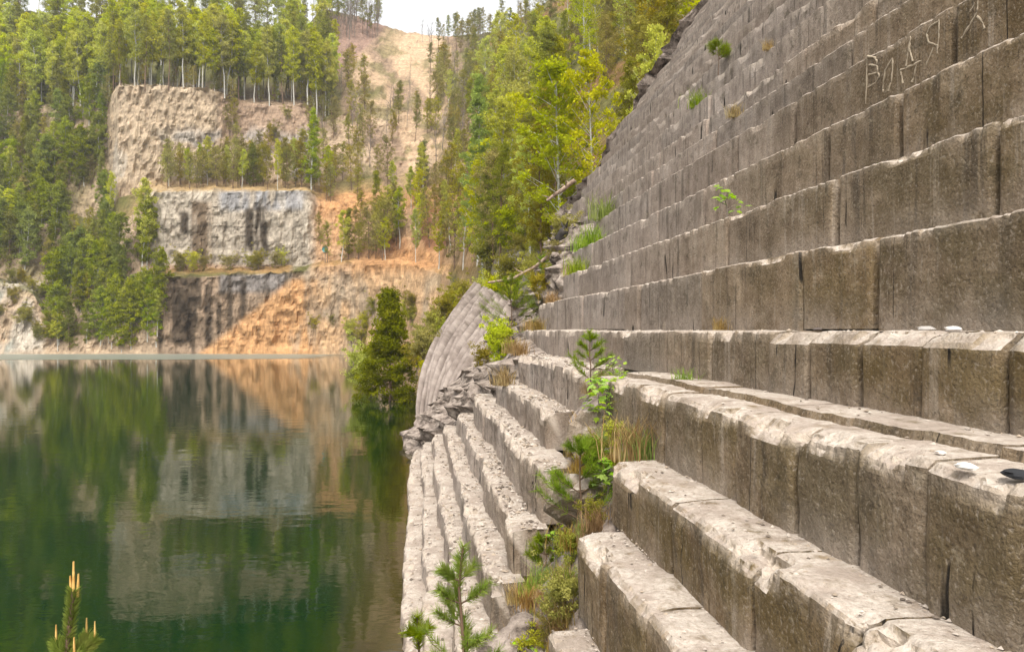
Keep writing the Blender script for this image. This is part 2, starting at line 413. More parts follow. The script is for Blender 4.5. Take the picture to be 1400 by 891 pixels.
kx = np.array(sorted(CTRL)); 
kD = np.array([[CTRL[x][0]-3, CTRL[x][0]] + [p[0] for p in CTRL[x][1:]] + [CTRL[x][7][0]+25] for x in kx], float)
kZ = np.array([[-4.0, 0.05] + [EYE + (HY-p[1])/F*p[0] for p in CTRL[x][1:]] + [EYE + (HY-CTRL[x][7][1])/F*CTRL[x][7][0] - 6] for x in kx], float)
NSEG = kD.shape[1] - 1
SUB = [3, 34, 8, 40, 12, 44, 18, 22, 4]
seg_start = np.concatenate([[0], np.cumsum(SUB)])
rows = np.concatenate([np.linspace(0, 1, s, endpoint=False) + i for i, s in enumerate(SUB)] + [[NSEG]])
pxs = np.arange(-300, 1151, 1.7)
cD = np.stack([np.interp(pxs, kx, kD[:, k]) for k in range(NSEG + 1)], 1)
cZ = np.stack([np.interp(pxs, kx, kZ[:, k]) for k in range(NSEG + 1)], 1)
gD = np.stack([np.interp(rows, np.arange(NSEG + 1), cD[i]) for i in range(len(pxs))])
gZ = np.stack([np.interp(rows, np.arange(NSEG + 1), cZ[i]) for i in range(len(pxs))])
gPX = np.repeat(pxs[:, None], len(rows), 1)
gPY = HY - (gZ - EYE) / gD * F
gX = (gPX - 700) / F * gD
seg = np.clip(np.floor(rows), 0, NSEG - 1)[None, :] + 0 * gPX
# relief: blocky, vertical ribs on the faces, gentler on the benches and slopes
near = np.clip(gD / 150.0, 0.3, 1.0)
face = ((seg == 1) | (seg == 3) | (seg == 5)) * 1.0 * smooth(-300, -290, gPX) * (1 - 0.5 * smooth(560, 640, gPX))
rib = fbm(gX * 0.30, gZ * 0.07, gD * 0.02, 4)
blk = np.round(fbm(gX * 0.13 + 3, gZ * 0.22, 1.7, 3) * 5) / 5
big = fbm(gX * 0.05, gD * 0.03, gZ * 0.05 + 4, 4)
fine = fbm(gX * 0.7, gZ * 0.7, gD * 0.7, 4)
fr = np.abs(fbm(gX * 0.45 + 7, gZ * 0.3, 2.2, 4))
disp = face * (rib * 2.6 + blk * 1.3 + fine * 1.6 - fr * 1.7 + fbm(gX * 1.3, gZ * 0.4, 6.1, 3) * 1.3) + (1 - face) * (fine * 0.7 + (1.6 + 3.0 * smooth(450, 480, gPX) * (1 - smooth(640, 680, gPX))) * (seg >= 5) * fbm(gX * 0.5, gD * 0.08, 4.4, 4))
ends = smooth(0.9, 1.2, rows)[None, :]
cut = np.where((seg == 5), 0.55, 0.5)
gDd = gD + disp * cut * near * ends + big * 2.5 * near * ends * (seg > 0)
gZd = gZ + ((1 - face) * (fine * 0.8 + big * 1.8 * (seg >= 4)) + face * blk * 0.5) * near * ends * (rows > 1.01)[None, :]
gXd = (gPX - 700) / F * gDd
P = np.stack([gXd, gDd, gZd], -1)
# colours the ground has
def C(*c): return np.array(c, float)
tan, grey, white, orange, sand, dark, floor_, ochre = C(.40,.30,.205), C(.30,.275,.25), C(.45,.395,.325), C(.42,.22,.095), C(.44,.315,.205), C(.045,.032,.02), C(.105,.10,.03), C(.38,.26,.13)
col = np.zeros(P.shape) + floor_
def paint(c, w): 
    global col
    w = np.clip(w, 0, 1)[..., None]; col = col * (1 - w) + c * w
nA = fbm(gX * 0.12, gZ * 0.12, 3.3, 4); nB = fbm(gX * 0.5, gZ * 0.12, 8.8, 4); nC = fbm(gX * 0.25, gZ * 0.25, 1.1, 4)
def box(x0, x1, y0, y1, s=8): return smooth(x0 - s, x0 + s, gPX) * (1 - smooth(x1 - s, x1 + s, gPX)) * smooth(y0 - s, y0 + s, gPY) * (1 - smooth(y1 - s, y1 + s, gPY))
paint(ochre, (gPX > 100) * smooth(-0.2, 0.2, nA) * 0.6 * (gPY > 135))
paint(tan, face)
paint(floor_ * 1.3, box(-300, 150, 110, 400, 15) * (0.55 + nA))
paint(tan * 0.9, box(-300, 150, 110, 400, 15) * smooth(0.1, 0.35, nC))
paint(white, box(-40, 60, 385, 482) * smooth(-0.35, 0.15, nC))
paint(C(.30,.31,.27), box(-40, 18, 400, 482) * smooth(-0.1, 0.15, nB))
paint(C(.43,.335,.235), box(152, 300, 112, 250, 6) * 0.95)
paint(white, box(150, 240, 180, 300, 10) * smooth(0.0, 0.3, nB) * 0.8)
paint(C(.30,.21,.15), box(300, 440, 120, 200, 12) * 0.8)
paint(grey * 1.05, box(235, 425, 175, 245, 10) * smooth(-0.1, 0.3, nC) * 0.8)
paint(ochre, box(205, 440, 246, 262, 4) * 0.8)
m2 = (seg == 3) * box(205, 432, 256, 372, 3)
paint(C(.36,.315,.255), m2 * 0.9)
paint(C(.27,.262,.262), (seg == 3) * box(300, 415, 256, 288, 5) * smooth(-0.35, 0.0, nB))
paint(white, m2 * smooth(0.05, 0.3, nB) * 0.5)
for (x0, x1, y0, y1) in ((262, 284, 275, 368), (335, 347, 285, 345), (349, 366, 282, 355), (246, 258, 290, 320)):
    paint(dark, (seg == 3) * box(x0, x1, y0, y1, 3) * smooth(-0.6, -0.1, fbm(gX * 0.9, gZ * 0.25, 5.0, 3)) * 0.95)
paint(C(.27,.19,.12), (seg == 3) * box(262, 290, 275, 366, 3) * 0.4)
m1 = (seg == 1) * box(215, 400, 370, 486, 3)
paint(C(.27,.195,.135), m1 * 0.9)
paint(C(.23,.205,.19), (seg == 1) * box(300, 400, 372, 400, 4))
paint(dark, m1 * smooth(0.0, 0.2, fbm(gX * 0.35 + 2, gZ * 0.08, 4.0, 4)) * 0.85)
for (x0, x1, y0, y1) in ((310, 318, 378, 455), (328, 337, 378, 440), (280, 290, 390, 475), (235, 262, 400, 470)):
    paint(dark, (seg == 1) * box(x0, x1, y0, y1, 3) * 0.85)
paint(orange * 0.9, box(205, 400, 362, 373, 3) * 0.5)
# orange scree, sand slope, right-hand bank
scree = smooth(-8, 8, (gPX - 275) * 0.80 - (482 - gPY)) * box(270, 440, 380, 490, 6)
paint(C(.50,.285,.135), scree)
paint(C(.30,.25,.19), box(395, 470, 365, 482, 8) * smooth(-0.2, 0.2, nB) * (1 - 0.3 * scree))
paint(C(.49,.32,.18), box(425, 640, 350, 490, 10) * smooth(-0.25, 0.15, nA + nB * 0.5))
paint(C(.44,.24,.11), box(430, 650, 262, 372, 12) * (0.75 + nA))
paint(C(.22,.10,.05), box(520, 650, 180, 345, 20) * smooth(0.0, 0.3, nC))
paint(sand, box(470, 625, 40, 235, 14) * smooth(-0.3, 0.1, nA + nB * 0.7))
paint(sand * 1.1, box(530, 600, 45, 150, 14))
strk = fbm(gX * 0.22 + gZ * 0.10, gZ * 0.05 - gX * 0.02, 12.3, 5)
paint(C(.24,.165,.115), box(460, 640, 30, 260, 14) * smooth(0.0, 0.22, strk) * 0.75)
paint(C(.17,.15,.06), box(440, 640, 60, 260, 14) * smooth(0.08, 0.3, nC) * 0.7)
paint(C(.26,.17,.13), box(440, 530, 20, 110, 10) * (1 - smooth(-6, 8, (gPX - 470) * 1.0 - (95 - gPY))) )
paint(floor_ * 1.3, smooth(640, 690, gPX) * 0.9)
paint(orange * 0.6, smooth(640, 690, gPX) * smooth(0.05, 0.3, nA) * 0.7)
paint(C(.25,.23,.21), smooth(640, 700, gPX) * (rows < 3.0)[None, :] * 0.8)
me = mk_mesh('quarry_terrain', P.reshape(-1, 3), grid_quads(*gPX.shape), smooth_shade=False, cols=col.reshape(-1, 3), mats=[M_TERR])
tag(obj('quarry_terrain', me), 'benched tan and orange quarry cliffs and wooded slopes round the lake', 'terrain', kind='structure')

def ground(px, k, f):
    """point on the terrain at photo column px, a fraction f between profile points k and k+1"""
    i = int(np.clip((px - pxs[0]) / 1.7, 0, len(pxs) - 1)); j = int(round(np.interp(k + f, rows, np.arange(len(rows)))))
    return P[i, j].copy()

# near bank under the photographer
n = 40
xs = np.linspace(-9, 6, n); ys = np.linspace(-14, 9, n)
XX, YY = np.meshgrid(xs, ys, indexing='ij')
ZZ = 3.15 - 0.62 * np.clip(YY - 0.3, 0, 99) - 0.25 * np.clip(np.abs(XX) - 2, 0, 99) + 0.25 * fbm(XX, YY, 0.3, 3)
ZZ = np.minimum(ZZ, 3.2 - 0.0 * YY)
me = mk_mesh('near_bank', np.stack([XX, YY, ZZ], -1).reshape(-1, 3), grid_quads(n, n), mats=[M_ROCK])
tag(obj('near_bank', me), 'rocky near bank sloping down to the lake', 'bank', kind='structure')

# ------------------------------------------------------------------ the stepped wall
wall = empty('stepped_quarry_wall', tuple(wl_pos(1.0, 8.0, -EYE)))
wall['label'] = 'tall stepped wall of cut grey-brown stone rising beside the lake'
wall['category'] = 'quarry wall'
WO = np.array(wall.location)
# courses: index -> (face a, top z); relative to the eye
A = {-8: (-0.34, -4.5), -7: (0.02, -4.08), -6: (0.36, -3.55), -5: (0.70, -3.0), -4: (1.05, -2.45), -3: (1.40, -1.77), -2: (1.80, -1.23), -1: (2.24, -0.58), 0: (3.0, -0.02),
     1: (3.47, 0.71), 2: (3.96, 1.44), 3: (4.47, 2.22), 4: (5.07, 3.09), 5: (5.48, 3.72)}
k = 6; a_, z_ = 5.48, 3.72
rs = random.Random(3)
while z_ < 21:
    dz = rs.choice([0.34, 0.5, 0.62, 0.75, 0.95]) * rs.uniform(0.9, 1.1); z_ += dz; a_ += dz / 1.52 * rs.uniform(0.75, 1.25); A[k] = (a_, z_); k += 1
KMAX = k - 1
BOT = {-8: -5.6}
for q in range(-7, KMAX + 1): BOT[q] = A[q-1][1]
LEFT_END = {-8: 29, -7: 28, -6: 26, -5: 24, -4: 22.5, -3: 21, -2: 18.5, -1: 17.6, 0: 21.6, 1: 21.8, 2: 20.6, 3: 21.6, 4: 21.8, 5: 25, 6: 28.5, 7: 31.5}
GULLY = {-8: (5.2, 6.2), -7: (5.4, 6.6), -6: (5.6, 7.2), -5: (6.0, 9.0), -4: (6.2, 9.3), -3: (6.6, 9.6), -2: (7.0, 11.2), -1: (9.4, 10.9)}
JOINTS0 = [2.8, 3.35, 3.62, 4.28, 4.93, 5.58, 6.27, 7.6, 9.0, 10.93]
JOINTS1 = [2.25, 2.62, 3.16, 3.72, 4.36, 5.2, 5.9, 6.8, 7.6, 8.6]

def block(q, la, lb, a0, zt, zb, tread, seed, bev, coarse, gap=0.02, ragged=1.0, groove=False, ridged=False):
    r = np.random.default_rng(seed)
    la += gap * 0.5; lb -= gap * 0.5
    ls = [la]; 
    while ls[-1] < lb - 1e-6:
        D = max(ls[-1], 2.0)
        ls.append(ls[-1] + max(0.022, D * 0.0042) * coarse)
    ls = np.array(ls); ls = la + (ls - la) * (lb - la) / max(ls[-1] - la, 1e-6)
    D = max((la + lb) * 0.5, 3.0); st = max(0.03, D * 0.006) * coarse
    H = zt - zb
    m = max(5, int(H / st)); 
    zf = np.linspace(0, H - bev, m)
    d = np.concatenate([[min(tread, 0.3)], np.zeros(m), [bev * .35, bev * 0.7, bev]])
    z = np.concatenate([[0.0], zf, [H - bev * .62, H - bev * .28, H]])
    if groove:
        td = np.array([0.16, 0.26, 0.34, 0.37, 0.385, 0.46, 0.56, 0.68, tread + 0.1]); tz = H + np.array([0, 0, 0, 0.0, 0.05, 0.05, 0.05, 0.05, 0.05])
    else:
        nt = max(3, int(tread / (st * 1.3))) if tread > 0.2 else 3
        td = np.linspace(bev, tread + 0.1, nt + 1)[1:]; tz = np.full(nt, H)
        if ridged:
            td = np.linspace(bev, tread + 0.1, 26)[1:]; tz = H + 0.012 * np.sin(td * 62)
    d = np.concatenate([d, td, [tread + 0.1]]); z = np.concatenate([z, tz, [0.0]])
    nc = len(d)
    Lg = np.repeat(ls[:, None], nc, 1); Dg = np.repeat(d[None], len(ls), 0).copy(); Zg = np.repeat(z[None], len(ls), 0).copy()
    front = np.ones(nc); front[0] = 0.3; front[-1] = 0.0
    s1 = fbm(Lg * 1.3 + seed, Zg * 1.3, q * 3.7, 3); s2 = fbm(Lg * 6, Zg * 6, q * 5.1 + Dg * 6, 3)
    Dg = Dg + (s1 * 0.022 + s2 * 0.016) * front * ragged * (Dg < bev + 0.02)
    if ragged > 1.5: Dg = Dg + fbm(Lg * 0.55, q * 1.3, 0.2, 3) * 0.14 * (Dg < tread * 0.9) + fbm(Lg * 3.0, Zg * 3.0, q * 0.7, 3) * 0.05 * front
    # broken upper arris
    def cells(fr, off):
        w_ = ls * fr + 0.6 * fbm(ls * fr * 0.7, q * 1.1, off, 2); c_ = np.floor(w_).astype(np.int64)
        return _hash(c_, 0 * c_ + q + 40, 0 * c_ + int(off * 7)), w_ - c_
    c1, f1 = cells(1.6, 1.3); c2, f2 = cells(6.0, 2.7); c3, f3 = cells(15.0, 4.1)
    e1 = np.where(c1 > (0.62 if q <= 0 else 0.80), (c1 - 0.5) * 0.34, 0) * np.clip(4 * np.minimum(f1, 1 - f1), 0.25, 1)
    e2 = np.where(c2 > 0.55, (c2 - 0.5) * 0.13, 0); e3 = (c3 - 0.3).clip(0) * 0.035
    amp = np.clip(e1 + e2 + e3, 0, 0.17) * ragged
    sg = 0.14 if q < 0 else 0.10 if q == 0 else 0.075
    we = np.clip(1 - (H - Zg) / sg, 0, 1) * np.clip(1 - (Dg - bev) / sg, 0, 1)
    we[:, -1] = 0; we[:, 0] = 0
    jag = 0.75 + 0.9 * fbm(Lg * 14, Zg * 14, Dg * 14 + q, 2)
    Dg = Dg + we * amp[:, None] * 0.75 * jag
    Zg = Zg - we * amp[:, None] * 0.65 * jag
    # rounding towards the joints
    ed = np.minimum(ls - la, lb - ls)
    rnd = np.exp(-(ed / 0.022) ** 2) * (0.006 + 0.022 * r.random())
    Dg = Dg + (rnd[:, None] * front[None]) * (Dg < bev + 0.05)
    top = (Zg > H - 0.04)
    Zg = Zg + top * (fbm(Lg * 2.5, Dg * 2.5, q + 0.5, 3) * 0.03 * ragged * (0.4 if q > 0 else 1.0) + fbm(Lg * 12, Dg * 12, q + 2.5, 2) * 0.012)
    chip = np.clip(we * (0.25 + amp[:, None] * 11) , 0, 1) * (0.55 + 0.45 * ragged)
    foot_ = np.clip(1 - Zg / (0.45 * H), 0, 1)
    Pw = wl_pos(a0 + Dg, Lg, zb + Zg) - WO
    V = Pw.reshape(-1, 3)
    Q = grid_quads(len(ls), nc)
    T = []
    for i in (0, len(ls) - 1):
        base = i * nc
        cen = np.array([[base, base + j, base + j + 1] for j in range(1, nc - 1)])
        T.append(cen if i else cen[:, ::-1])
    # closed underside between first and last point of the section
    b0 = np.arange(len(ls) - 1) * nc
    Q = np.concatenate([Q, np.stack([b0, b0 + nc - 1, b0 + nc + nc - 1, b0 + nc], -1)])
    return V, Q, np.concatenate(T), chip.ravel(), foot_.ravel()

nblocks = 0
SLOTS = {1: [873, 1190], 2: [996, 1358, 1142], 3: [962, 1228], 4: [1302, 1085], 5: [1160], 6: [1100]}
def face_l(q, px):
    a = A[q][0]; D = F * a / (math.cos(TH) * (px - 570.0)); return (D - a * math.sin(TH)) / math.cos(TH)
for q in range(-8, KMAX + 1):
    a0, zt = A[q]; zb = BOT[q]
    tread = (A[q+1][0] - a0) if q < KMAX else 1.5
    lend = LEFT_END.get(q, 33.2 + 0.5 * math.sin(q * 1.7))
    spans = []
    if q < 0:
        g0, g1 = GULLY[q]
        spans.append((0.8 if q >= -4 else 0.5, g0, 0.0)); spans.append((g1, lend, 0.12 if q < -1 else 0.1))
    else:
        spans.append((1.6, lend, 0.0))
    for (s0, s1, sh) in spans:
        rj = random.Random(q * 31 + int(s0 * 7))
        if q == 0: js = [s0, 2.2] + JOINTS0 + [12.2, 13.6, 15.1, 16.5, 18.2, 19.9, s1]
        elif q == -1 and sh == 0.0: js = [s0, 1.6] + JOINTS1 + [s1]
        else:
            js = [s0]
            while js[-1] < s1 - 0.5:
                stepl = rj.uniform(0.6, 1.3) if q < 0 and sh == 0 else rj.uniform(1.6, 4.0) if q < 0 else rj.uniform(2.4, 6.5)
                if js[-1] + stepl > s1 - 0.5: break
                js.append(js[-1] + stepl)
            js.append(s1)
        if q > 9: js = [s0, s1]
        wide = [face_l(q, x) for x in SLOTS.get(q, [])]
        if wide:
            js = sorted([x for x in js if all(abs(x - w) > 0.5 for w in wide) or x in (s0, s1)] + wide)
        for j in range(len(js) - 1):
            la, lb = js[j], js[j+1]
            if la in wide: la += 0.022
            if lb in wide: lb -= 0.022
            if q > 2 and lb < 3.0: continue
            seed = (q + 20) * 101 + j * 7 + int(s0)
            rb = random.Random(seed)
            bev = 0.09 if (q == 0 and la < 6.0 and la > 3.3) else rb.uniform(0.012, 0.025) if q >= 0 else rb.uniform(0.02, 0.05)
            gp = rb.choice([0.008, 0.014, 0.03]) if q < 1 else rb.choice([0.006, 0.008, 0.012, 0.05])
            if q == 0 and la < 6: gp = 0.03
            coarse = 1.0 if q <= 2 else 1.5 if q <= 6 else 2.4 if q <= 9 else 4.0
            rag = 1.7 if sh else 1.0 if q < 0 else 0.75 if q == 0 else 0.3 if q == 4 else 0.5
            off = rb.uniform(-0.015, 0.015) * (0.0 if q == 4 else 1.5 if q < 5 else 3.0)
            zbj = zb + (rb.choice([0.0, 0.012, 0.022]) if q >= 0 else 0.0) - (0.0 if q >= 0 else 0.02)
            if q in (8, 11): zbj = zb + 0.09
            V, Q, T, chip, foot_ = block(q, la, lb, a0 + sh + off, zt + rb.uniform(-0.012, 0.012), zbj, tread - off, seed, bev, coarse, gp, rag,
                                  groove=(q == -1 and sh == 0.0), ridged=(q == -5 and sh == 0.0))
            nm = 'stone_block' if q <= 9 else 'stone_ledge'
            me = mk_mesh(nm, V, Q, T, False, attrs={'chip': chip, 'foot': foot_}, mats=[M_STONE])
            obj(nm, me, wall); nblocks += 1
print('blocks', nblocks)

# rough bedrock behind the blocks, bare in the gully and beyond the broken ends
zs = np.concatenate([np.arange(-6.2, 6.5, 0.14), np.arange(6.5, 21.0, 0.6)])
lsb = np.concatenate([np.arange(-1, 5, 0.4), np.arange(5, 13, 0.12), np.arange(13, 42, 0.22)])
LL, ZB = np.meshgrid(lsb, zs, indexing='ij')
kk = sorted(A); aa = np.array([A[q][0] for q in kk]); zz = np.array([A[q][1] for q in kk])
am = np.interp(ZB, zz, aa); am = np.where(ZB < zz[0], aa[0] + (ZB - zz[0]) * 0.9, am)
lend_z = np.interp(ZB, zz, [LEFT_END.get(q, 33.2) for q in kk])
kg = sorted(GULLY); zg = [A[q][1] for q in kg]
g0 = np.interp(ZB, zg, [GULLY[q][0] for q in kg]); g1 = np.interp(ZB, zg, [GULLY[q][1] for q in kg])
gul = smooth(-0.1, 0.4, LL - g0) * (1 - smooth(-0.4, 0.1, LL - g1)) * (ZB < -0.62)
beyond = smooth(-0.5, 1.5, LL - lend_z)
rough = np.maximum(gul, beyond)
cr = np.abs(fbm(LL * 0.8, ZB * 0.8, am * 0.8, 4)); cr2 = fbm(LL * 0.35 + 5, ZB * 0.35, 2.0, 3)
stepd = np.interp(np.mod(ZB * 1.6 + LL * 0.06 + cr2 * 1.2, 1.0), [0, 0.75, 1.0], [0, 0.05, 0.42])
offs = 0.85 * (1 - rough) + gul * (0.34 + 0.5 * cr) + beyond * (1 - gul) * (0.25 - 1.4 * (cr - 0.2) + 0.7 * cr2 - stepd)
# the far end turns away to the right
am2 = am + offs + beyond * np.clip(LL - lend_z - 1.0, 0, 99) ** 1.25 * 0.03 * np.clip(1.2 - ZB * 0.12, 0.4, 2.0) * smooth(-5.5, 1.0, ZB)
lmax = np.interp(ZB, [-6, -3, 0, 3.0, 4.0, 6.0, 30], [36, 33, 29.5, 30, 33, 33.0, 33.0]) + 0.6 * fbm(ZB * 1.5, 0.3, 0.1, 3)
LLc = np.minimum(LL, lmax)
V = wl_pos(am2, LLc, ZB) - WO
me = mk_mesh('bedrock', V.reshape(-1, 3), grid_quads(*LL.shape), smooth_shade=False, mats=[M_ROCK])
obj('bedrock', me, wall)

# letters scratched into a riser, traced on the face of that course
def on_face(q, px, py, proud=0.012):
    a = A[q][0]
    D = F * a / (math.cos(TH) * (px - 570.0))
    l = (D - a * math.sin(TH)) / math.cos(TH)
    return (a - proud, l, (HY - py) / F * D)
def z1(p): return (1160 + p[0] / 6.853, 20 + p[1] / 6.853)
def z2(p): return (1280 + p[0] / 8.908, p[1] / 8.908)
strokes = [[z1(p) for p in s] for s in (
    [(175,390),(172,600),(165,840)], [(178,395),(240,400),(268,440),(262,480),(195,475)], [(195,470),(268,482),(276,540),(195,568)], [(276,540),(295,580),(240,650),(185,682)],
    [(415,410),(345,520),(322,690),(330,735)], [(415,410),(410,600),(375,715)], [(490,530),(510,650)], [(490,520),(600,478),(690,430)], [(645,450),(600,630)],
    [(580,210),(560,350),(540,480)], [(580,205),(572,330),(605,440)], [(850,40),(845,200),(832,370)], [(850,60),(770,110),(735,180),(750,260),(840,290)], [(800,310),(730,480)])]
strokes += [[z2(p) for p in s] for s in ([(510,8),(500,150),(420,300),(310,470)], [(500,200),(570,280),(590,360)], [(480,40),(415,150)])]
m_scr, nts = new_mat('scratched_stone'); bs = NB(nts)
bs.bsdf((0.32, 0.26, 0.185), 0.95)
sm = MB()
for s in strokes:
    pts = []
    for (p0, p1) in zip(s[:-1], s[1:]):
        for t in np.linspace(0, 1, 6)[:-1]: pts.append((p0[0] + (p1[0]-p0[0]) * t, p0[1] + (p1[1]-p0[1]) * t))
    pts.append(s[-1])
    w3 = []
    for p in pts:
        a, l, z = on_face(4, p[0] + rng.normal() * 0.25, p[1] + rng.normal() * 0.25, -0.003)
        w3.append(wl_pos(a, l, z) - WO)
    V, Q = tube(w3, 0.015 * (0.4 + 0.75 * rng.random(len(w3))), 5)
    sm.add(V, Q)
obj('scratched_letters', sm.mesh('scratched_letters', m_scr), wall)['label'] = 'pale letters scratched into an upper riser'

M_RIB = mat_simple('ribbed_rock', [(0.3, (0.11, 0.085, 0.068)), (0.45, (0.20, 0.160, 0.135)), (0.6, (0.28, 0.232, 0.198)), (0.75, (0.35, 0.295, 0.255))], 0.8, bstr=0.5, bdist=0.05)
# ------------------------------------------------------------------ striped, fan shaped rock face beyond the wall
fan = empty('striped_rock_face', (0, 0, 0))
fan['label'] = 'fan of curved pale rock ribs at the water beyond the stepped wall'; fan['category'] = 'rock face'
def pw(px, py, D): return np.array([(px - 700) / F * D, D, EYE + (HY - py) / F * D])
outer = [(571, 580, 38.5), (574, 540, 40), (582, 500, 43), (598, 460, 47), (624, 420, 53), (652, 388, 60)]
inner = [(618, 556, 35.0), (630, 520, 36.0), (648, 492, 37.5), (668, 468, 40), (690, 440, 44), (705, 412, 49)]
t = np.linspace(0, 1, 60)
def spl(c):
    c = np.array([pw(*p) for p in c]); s = np.linspace(0, 1, len(c))
    # Catmull-Rom
    out = []
    for tt in t:
        x = tt * (len(c) - 1); i = min(int(x), len(c) - 2); f = x - i
        p0, p1, p2, p3 = c[max(i-1, 0)], c[i], c[i+1], c[min(i+2, len(c)-1)]
        out.append(0.5 * ((2*p1) + (-p0+p2)*f + (2*p0-5*p1+4*p2-p3)*f*f + (-p0+3*p1-3*p2+p3)*f**3))
    return np.array(out)
O_, I_ = spl(outer), spl(inner)
NS = 9
for i in range(NS):
    u0, u1 = i / NS, (i + 1) / NS
    c0 = O_ * (1 - u0) + I_ * u0; c1 = O_ * (1 - u1) + I_ * u1
    us = np.array([0, 0.06, 0.25, 0.45, 0.62, 0.68]); prof = np.array([-0.7, 0.05, 0.26, 0.26, 0.05, -0.7])
    nrm = np.array([-0.55, -0.7, 0.45])
    V = []
    for j in range(len(t)):
        wv = 0.10 * fbm(t[j] * 9 + i * 3.1, i * 1.7, us * 2, 3)
        pts = c0[j] * (1 - us[:, None]) + c1[j] * us[:, None] + (prof * (0.95 + 0.35 * math.sin(t[j] * 7 + i * 2.1)) + wv)[:, None] * nrm * (0.8 + 0.7 * t[j])
        V.append(pts)
    V = np.array(V)
    me = mk_mesh('rock_rib', V.reshape(-1, 3), grid_quads(len(t), len(us)), mats=[M_RIB])
    obj('rock_rib', me, fan)
FAN_EDGE = O_
# body behind the ribs
un = np.linspace(-0.25, 1.4, 24); back = []
for u in un:
    cc = O_ * (1 - u) + I_ * u
    bb = cc + np.array([0.3, 0.45, -0.25]) + 0.5 * fbm(cc[:, 0] * 0.8, cc[:, 1] * 0.8, cc[:, 2] * 0.8, 3)[:, None] * np.array([0.2, 0.3, 0.4]) - np.array([0, 0, 1.8]) * max(0, -u) * 3
    back.append(bb)
me = mk_mesh('rock_core', np.array(back).reshape(-1, 3), grid_quads(len(un), len(t)), smooth_shade=False, mats=[M_SOIL])
obj('rock_core', me, fan)

# ------------------------------------------------------------------ plants: prototypes (thing > trunk, crown)
PROTO = {}
def make_tree(kind, seed, h, cw, crown0, nb, clump, leaves, lsize, aspect, bark, leaf, up=0.55, shape='egg', trunk_r=0.012, droop=0.0, spread=1.0):
    r = np.random.default_rng(seed)
    tb = MB(); cb = MB()
    n = 9; tz = np.linspace(0, 1, n)
    wob = np.cumsum(r.normal(size=(n, 2)) * h * 0.008, 0); wob -= wob[0]
    pts = np.stack([wob[:, 0], wob[:, 1], tz * h - 0.6 * (tz == 0)], 1)
    tb.add(*tube(pts, h * trunk_r * (1 - 0.88 * tz) + 0.01, 7))
    Cs = []; Rs = []
    for i in range(nb):
        tt = crown0 + (1 - crown0) * ((i + r.random()) / nb) * 0.99
        x = (tt - crown0) / (1 - crown0)
        if shape == 'egg': w = math.sin(math.pi * min(1, 0.12 + 0.86 * x ** 0.8)) ** 0.8
        elif shape == 'cone': w = (1 - x) ** 0.85 + 0.06
        else: w = 0.55 + 0.45 * math.sin(math.pi * x)
        ln = cw * 0.5 * w * (0.6 + 0.6 * r.random())
        az = i * 2.399 + r.normal() * 0.5
        base = np.array([np.interp(tt, tz, pts[:, 0]), np.interp(tt, tz, pts[:, 1]), tt * h])
        el = up + r.normal() * 0.15
        dirn = np.array([math.cos(az), math.sin(az), math.tan(el)])
        bp = [base + dirn * ln * s + np.array([0, 0, -droop * ln * s * s]) for s in (0, 0.35, 0.7, 1.0)]
        tb.add(*tube(bp, np.array([0.010, 0.007, 0.004, 0.002]) * h * 0.17 + 0.004, 4))
        for s in (0.35, 0.6, 0.82, 1.0):
            if r.random() < 0.88:
                Cs.append(base + dirn * ln * s + np.array([0, 0, -droop * ln * s * s]) + r.normal(size=3) * clump * 0.4); Rs.append(clump * (0.6 + 0.6 * r.random()))
    Cs.append(pts[-1]); Rs.append(clump * 0.6)
    for c, R in zip(Cs, Rs):
        m = max(4, int(leaves * r.uniform(0.6, 1.3)))
        p = r.normal(size=(m, 3)); p *= (r.random(m) ** 0.45 / (np.linalg.norm(p, axis=1) + 1e-9))[:, None]
        p *= R * np.array([spread, spread, 0.75])
        cb.add(*leaf_quads(c + p, lsize, aspect, r))
    return tb.mesh('trunk', bark), cb.mesh('crown', leaf, smooth_shade=False)
def proto(kind, variants, **kw):
    PROTO[kind] = [(make_tree(kind, 100 * hash_(kind) + v, **kw), kw['h']) for v in range(variants)]
def hash_(s): return sum(ord(c) * (i + 1) for i, c in enumerate(s)) % 97
proto('birch', 5, h=16, cw=3.7, crown0=0.32, nb=36, clump=0.62, leaves=38, lsize=0.27, aspect=0.7, bark=M_BIRCHBARK, leaf=L_BIRCH, up=0.75, droop=0.15, trunk_r=0.0085)
proto('pine', 4, h=18, cw=3.7, crown0=0.34, nb=34, clump=0.62, leaves=38, lsize=0.29, aspect=0.4, bark=M_PINEBARK, leaf=L_PINE, up=0.3, trunk_r=0.009)
proto('young_pine', 4, h=10, cw=3.6, crown0=0.10, nb=44, clump=0.50, leaves=32, lsize=0.27, aspect=0.38, bark=M_PINEBARK, leaf=L_PINE, up=0.35, shape='cone', trunk_r=0.009)
proto('olive_tree', 4, h=10, cw=3.4, crown0=0.2, nb=34, clump=0.5, leaves=18, lsize=0.26, aspect=0.5, bark=M_PINEBARK, leaf=L_OLIVE, up=0.6, shape='egg', trunk_r=0.009)
proto('deep_tree', 4, h=12, cw=4.2, crown0=0.10, nb=46, clump=0.62, leaves=42, lsize=0.27, aspect=0.65, bark=M_BIRCHBARK, leaf=L_DARK, up=0.6, shape='egg', trunk_r=0.008)
proto('hill_birch', 3, h=13, cw=4.0, crown0=0.22, nb=40, clump=0.48, leaves=44, lsize=0.19, aspect=0.7, bark=M_BIRCHBARK, leaf=L_BIRCH, up=0.8, droop=0.1, trunk_r=0.008)
proto('hill_pine', 3, h=13, cw=4.2, crown0=0.18, nb=46, clump=0.46, leaves=46, lsize=0.22, aspect=0.3, bark=M_PINEBARK, leaf=L_PINE, up=0.4, shape='cone', trunk_r=0.009)
